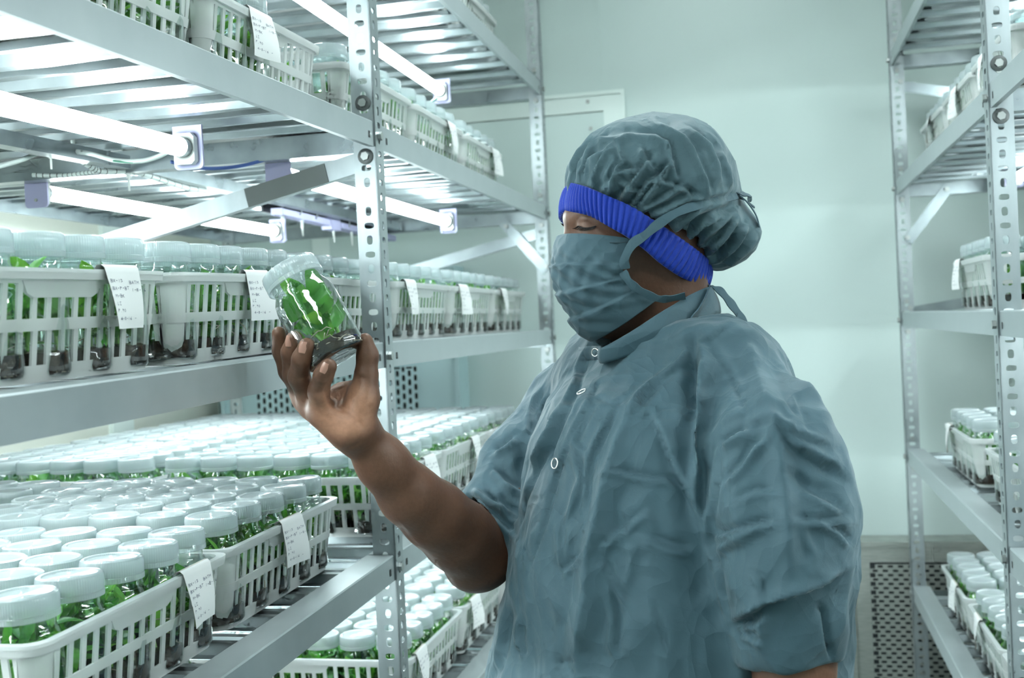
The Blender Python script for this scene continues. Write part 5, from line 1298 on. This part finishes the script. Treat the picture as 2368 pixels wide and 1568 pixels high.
# ------------------------------------------------------------------ wiring under the upper shelf
def cable(name, pts, r, material, label, n=40, seg=7, marks=None):
    C = smooth_curve([at(*p) for p in pts], n); o = MB().tube([Vector(c) for c in C], r, seg, 0).mesh(name, [material], smooth=True)
    e = tag(empty(name, Vector(C[0])), label, 'cable'); q = link('sheath', o, e, -e.location)
    if marks:
        for k in range(2, n - 2, 2):
            c = Vector(C[k]); t = (Vector(C[k + 1]) - Vector(C[k - 1])).normalized()
            link('print_mark', MB().tube([c - t * .0006, c + t * .0006], r * 1.06, seg, 0).mesh('print_mark', [marks]), e, -e.location)
    return e
cable('wiring_cable', [(-30, 320, 1.50), (73, 330, 1.50), (131, 340, 1.50), (170, 359, 1.51), (208, 384, 1.53), (233, 396, 1.55), (303, 396, 1.60), (364, 413, 1.66), (420, 432, 1.75), (475, 442, 1.82)], .0042, M['cable'], 'pale cable with dark tick marks under the upper shelf', 60, 8, M['black'])
cable('wiring_cable', [(-30, 392, 1.42), (48, 370, 1.44), (97, 350, 1.46), (136, 347, 1.47), (167, 338, 1.48), (168, 325, 1.49)], .0032, M['cable'], 'pale green-white cable looped at the left edge')
cable('wiring_cable', [(130, 346, 1.47), (206, 355, 1.44), (267, 371, 1.42), (327, 372, 1.40), (370, 360, 1.37), (395, 345, 1.345)], .0032, M['cable'], 'pale drooping cable running to the nearest lamp end')
cable('wiring_cable', [(262, 372, 1.415), (300, 376, 1.408), (332, 374, 1.396), (372, 361, 1.366)], .0012, M['cable_green'], 'thin green wire on the drooping cable', 24, 5)
cable('wiring_cable', [(75, 405, 1.60), (145, 406, 1.60), (195, 400, 1.58), (230, 396, 1.56)], .0030, M['cable'], 'short pale cable at the rear lamp plate', 30, 7, M['black'])
cable('wiring_cable', [(395, 374, 1.50), (450, 387, 1.52), (505, 389, 1.535), (560, 383, 1.54), (618, 368, 1.545)], .0024, M['cable_blue'], 'thin blue wire reaching the front lamp plate past the post')
cable('wiring_cable', [(940, 260, 2.20), (980, 246, 2.24), (1010, 228, 2.29)], .0025, M['cable_green'], 'thin green wire behind the highest lamp')
# cable ties
for (px, py, d, ln) in ((117, 350, 1.462, .018), (297, 397, 1.595, .022)):
    a = at(px, py, d); e = tag(empty('cable_tie', a), 'white cable tie hanging %s' % ('at the left loop of cable' if px < 200 else 'under the ticked cable'), 'cable tie')
    link('loop', MB().tube([(.0052 * math.cos(k * PI / 8), 0, .0052 * math.sin(k * PI / 8)) for k in range(17)], .0011, 5).mesh('loop', [M['holder']], smooth=True), e)
    link('tail', MB().box((-.0012, -.0006, -.005 - ln), (.0012, .0006, -.005)).mesh('tail', [M['holder']]), e)
    link('lock', MB().box((-.0025, -.002, -.009), (.0025, .002, -.004)).mesh('lock', [M['holder']]), e)
# cable channel with hooks, behind the brace
Xc = -.90
def onx(px, py, X):
    v = C_F + C_R * ((px - 1184) / FPX) - C_U * ((py - 784) / FPX); return CAM_P + v * (X / v.x)
a, b_ = onx(640, 489, Xc), onx(905, 552, Xc); c0, c1 = onx(680, 462, Xc + .02), onx(905, 514, Xc + .02)
e = tag(empty('cable_channel', a), 'white cable channel with tie hooks hung under the upper shelf', 'cable channel'); O = -e.location
def seg_box(nm, p, q, w, h, material, t0=0, t1=1):
    A, B = p.lerp(q, t0), p.lerp(q, t1); mb = MB()
    vs_ = [P_ + Vector((x, 0, z)) for P_ in (A, B) for x, z in ((-w, -h), (w, -h), (w, h), (-w, h))]
    return link(nm, mb.add(vs_, [(0, 3, 2, 1), (4, 5, 6, 7), (0, 1, 5, 4), (1, 2, 6, 5), (2, 3, 7, 6), (3, 0, 4, 7)]).mesh(nm, [material]), e, O)
seg_box('channel_strip', a, b_, .012, .0065, M['lilac'], 0, .36); seg_box('channel_strip', a, b_, .012, .0065, M['lilac'], .46, 1)
seg_box('junction_block', a, b_, .011, .013, M['lilac'], .37, .45); seg_box('gap_shade', a + Vector((-.03, 0, .022)), b_ + Vector((-.03, 0, .022)), .002, .020, M['black'])  # the black strip paints the shade of the gap above the channel
link('conduit', MB().tube([c0, c1], .0065, 10).mesh('conduit', [M['holder']], smooth=True), e, O)
for t in (.12, .24, .52, .66, .8):
    p, q = a.lerp(b_, t) + Vector((.013, 0, 0)), c0.lerp(c1, max(0, t - .05)) + Vector((0, 0, .006))
    link('hook', MB().tube([p, p.lerp(q, .6) + Vector((.006, 0, 0)), q + Vector((.004, 0, .003)), q + Vector((-.006, 0, .001))], .0016, 6).mesh('hook', [M['holder']], smooth=True), e, O)
for t in (.03, .17, .42, .58, .85):
    p = a.lerp(b_, t) + Vector((.002, 0, -.006)); link('tie_tail', MB().tube([p, p - Vector((0, 0, .016)), p - Vector((-.001, 0, .032))], [.0035, .002, .001], 6).mesh('tie_tail', [M['holder']], smooth=True), e, O)
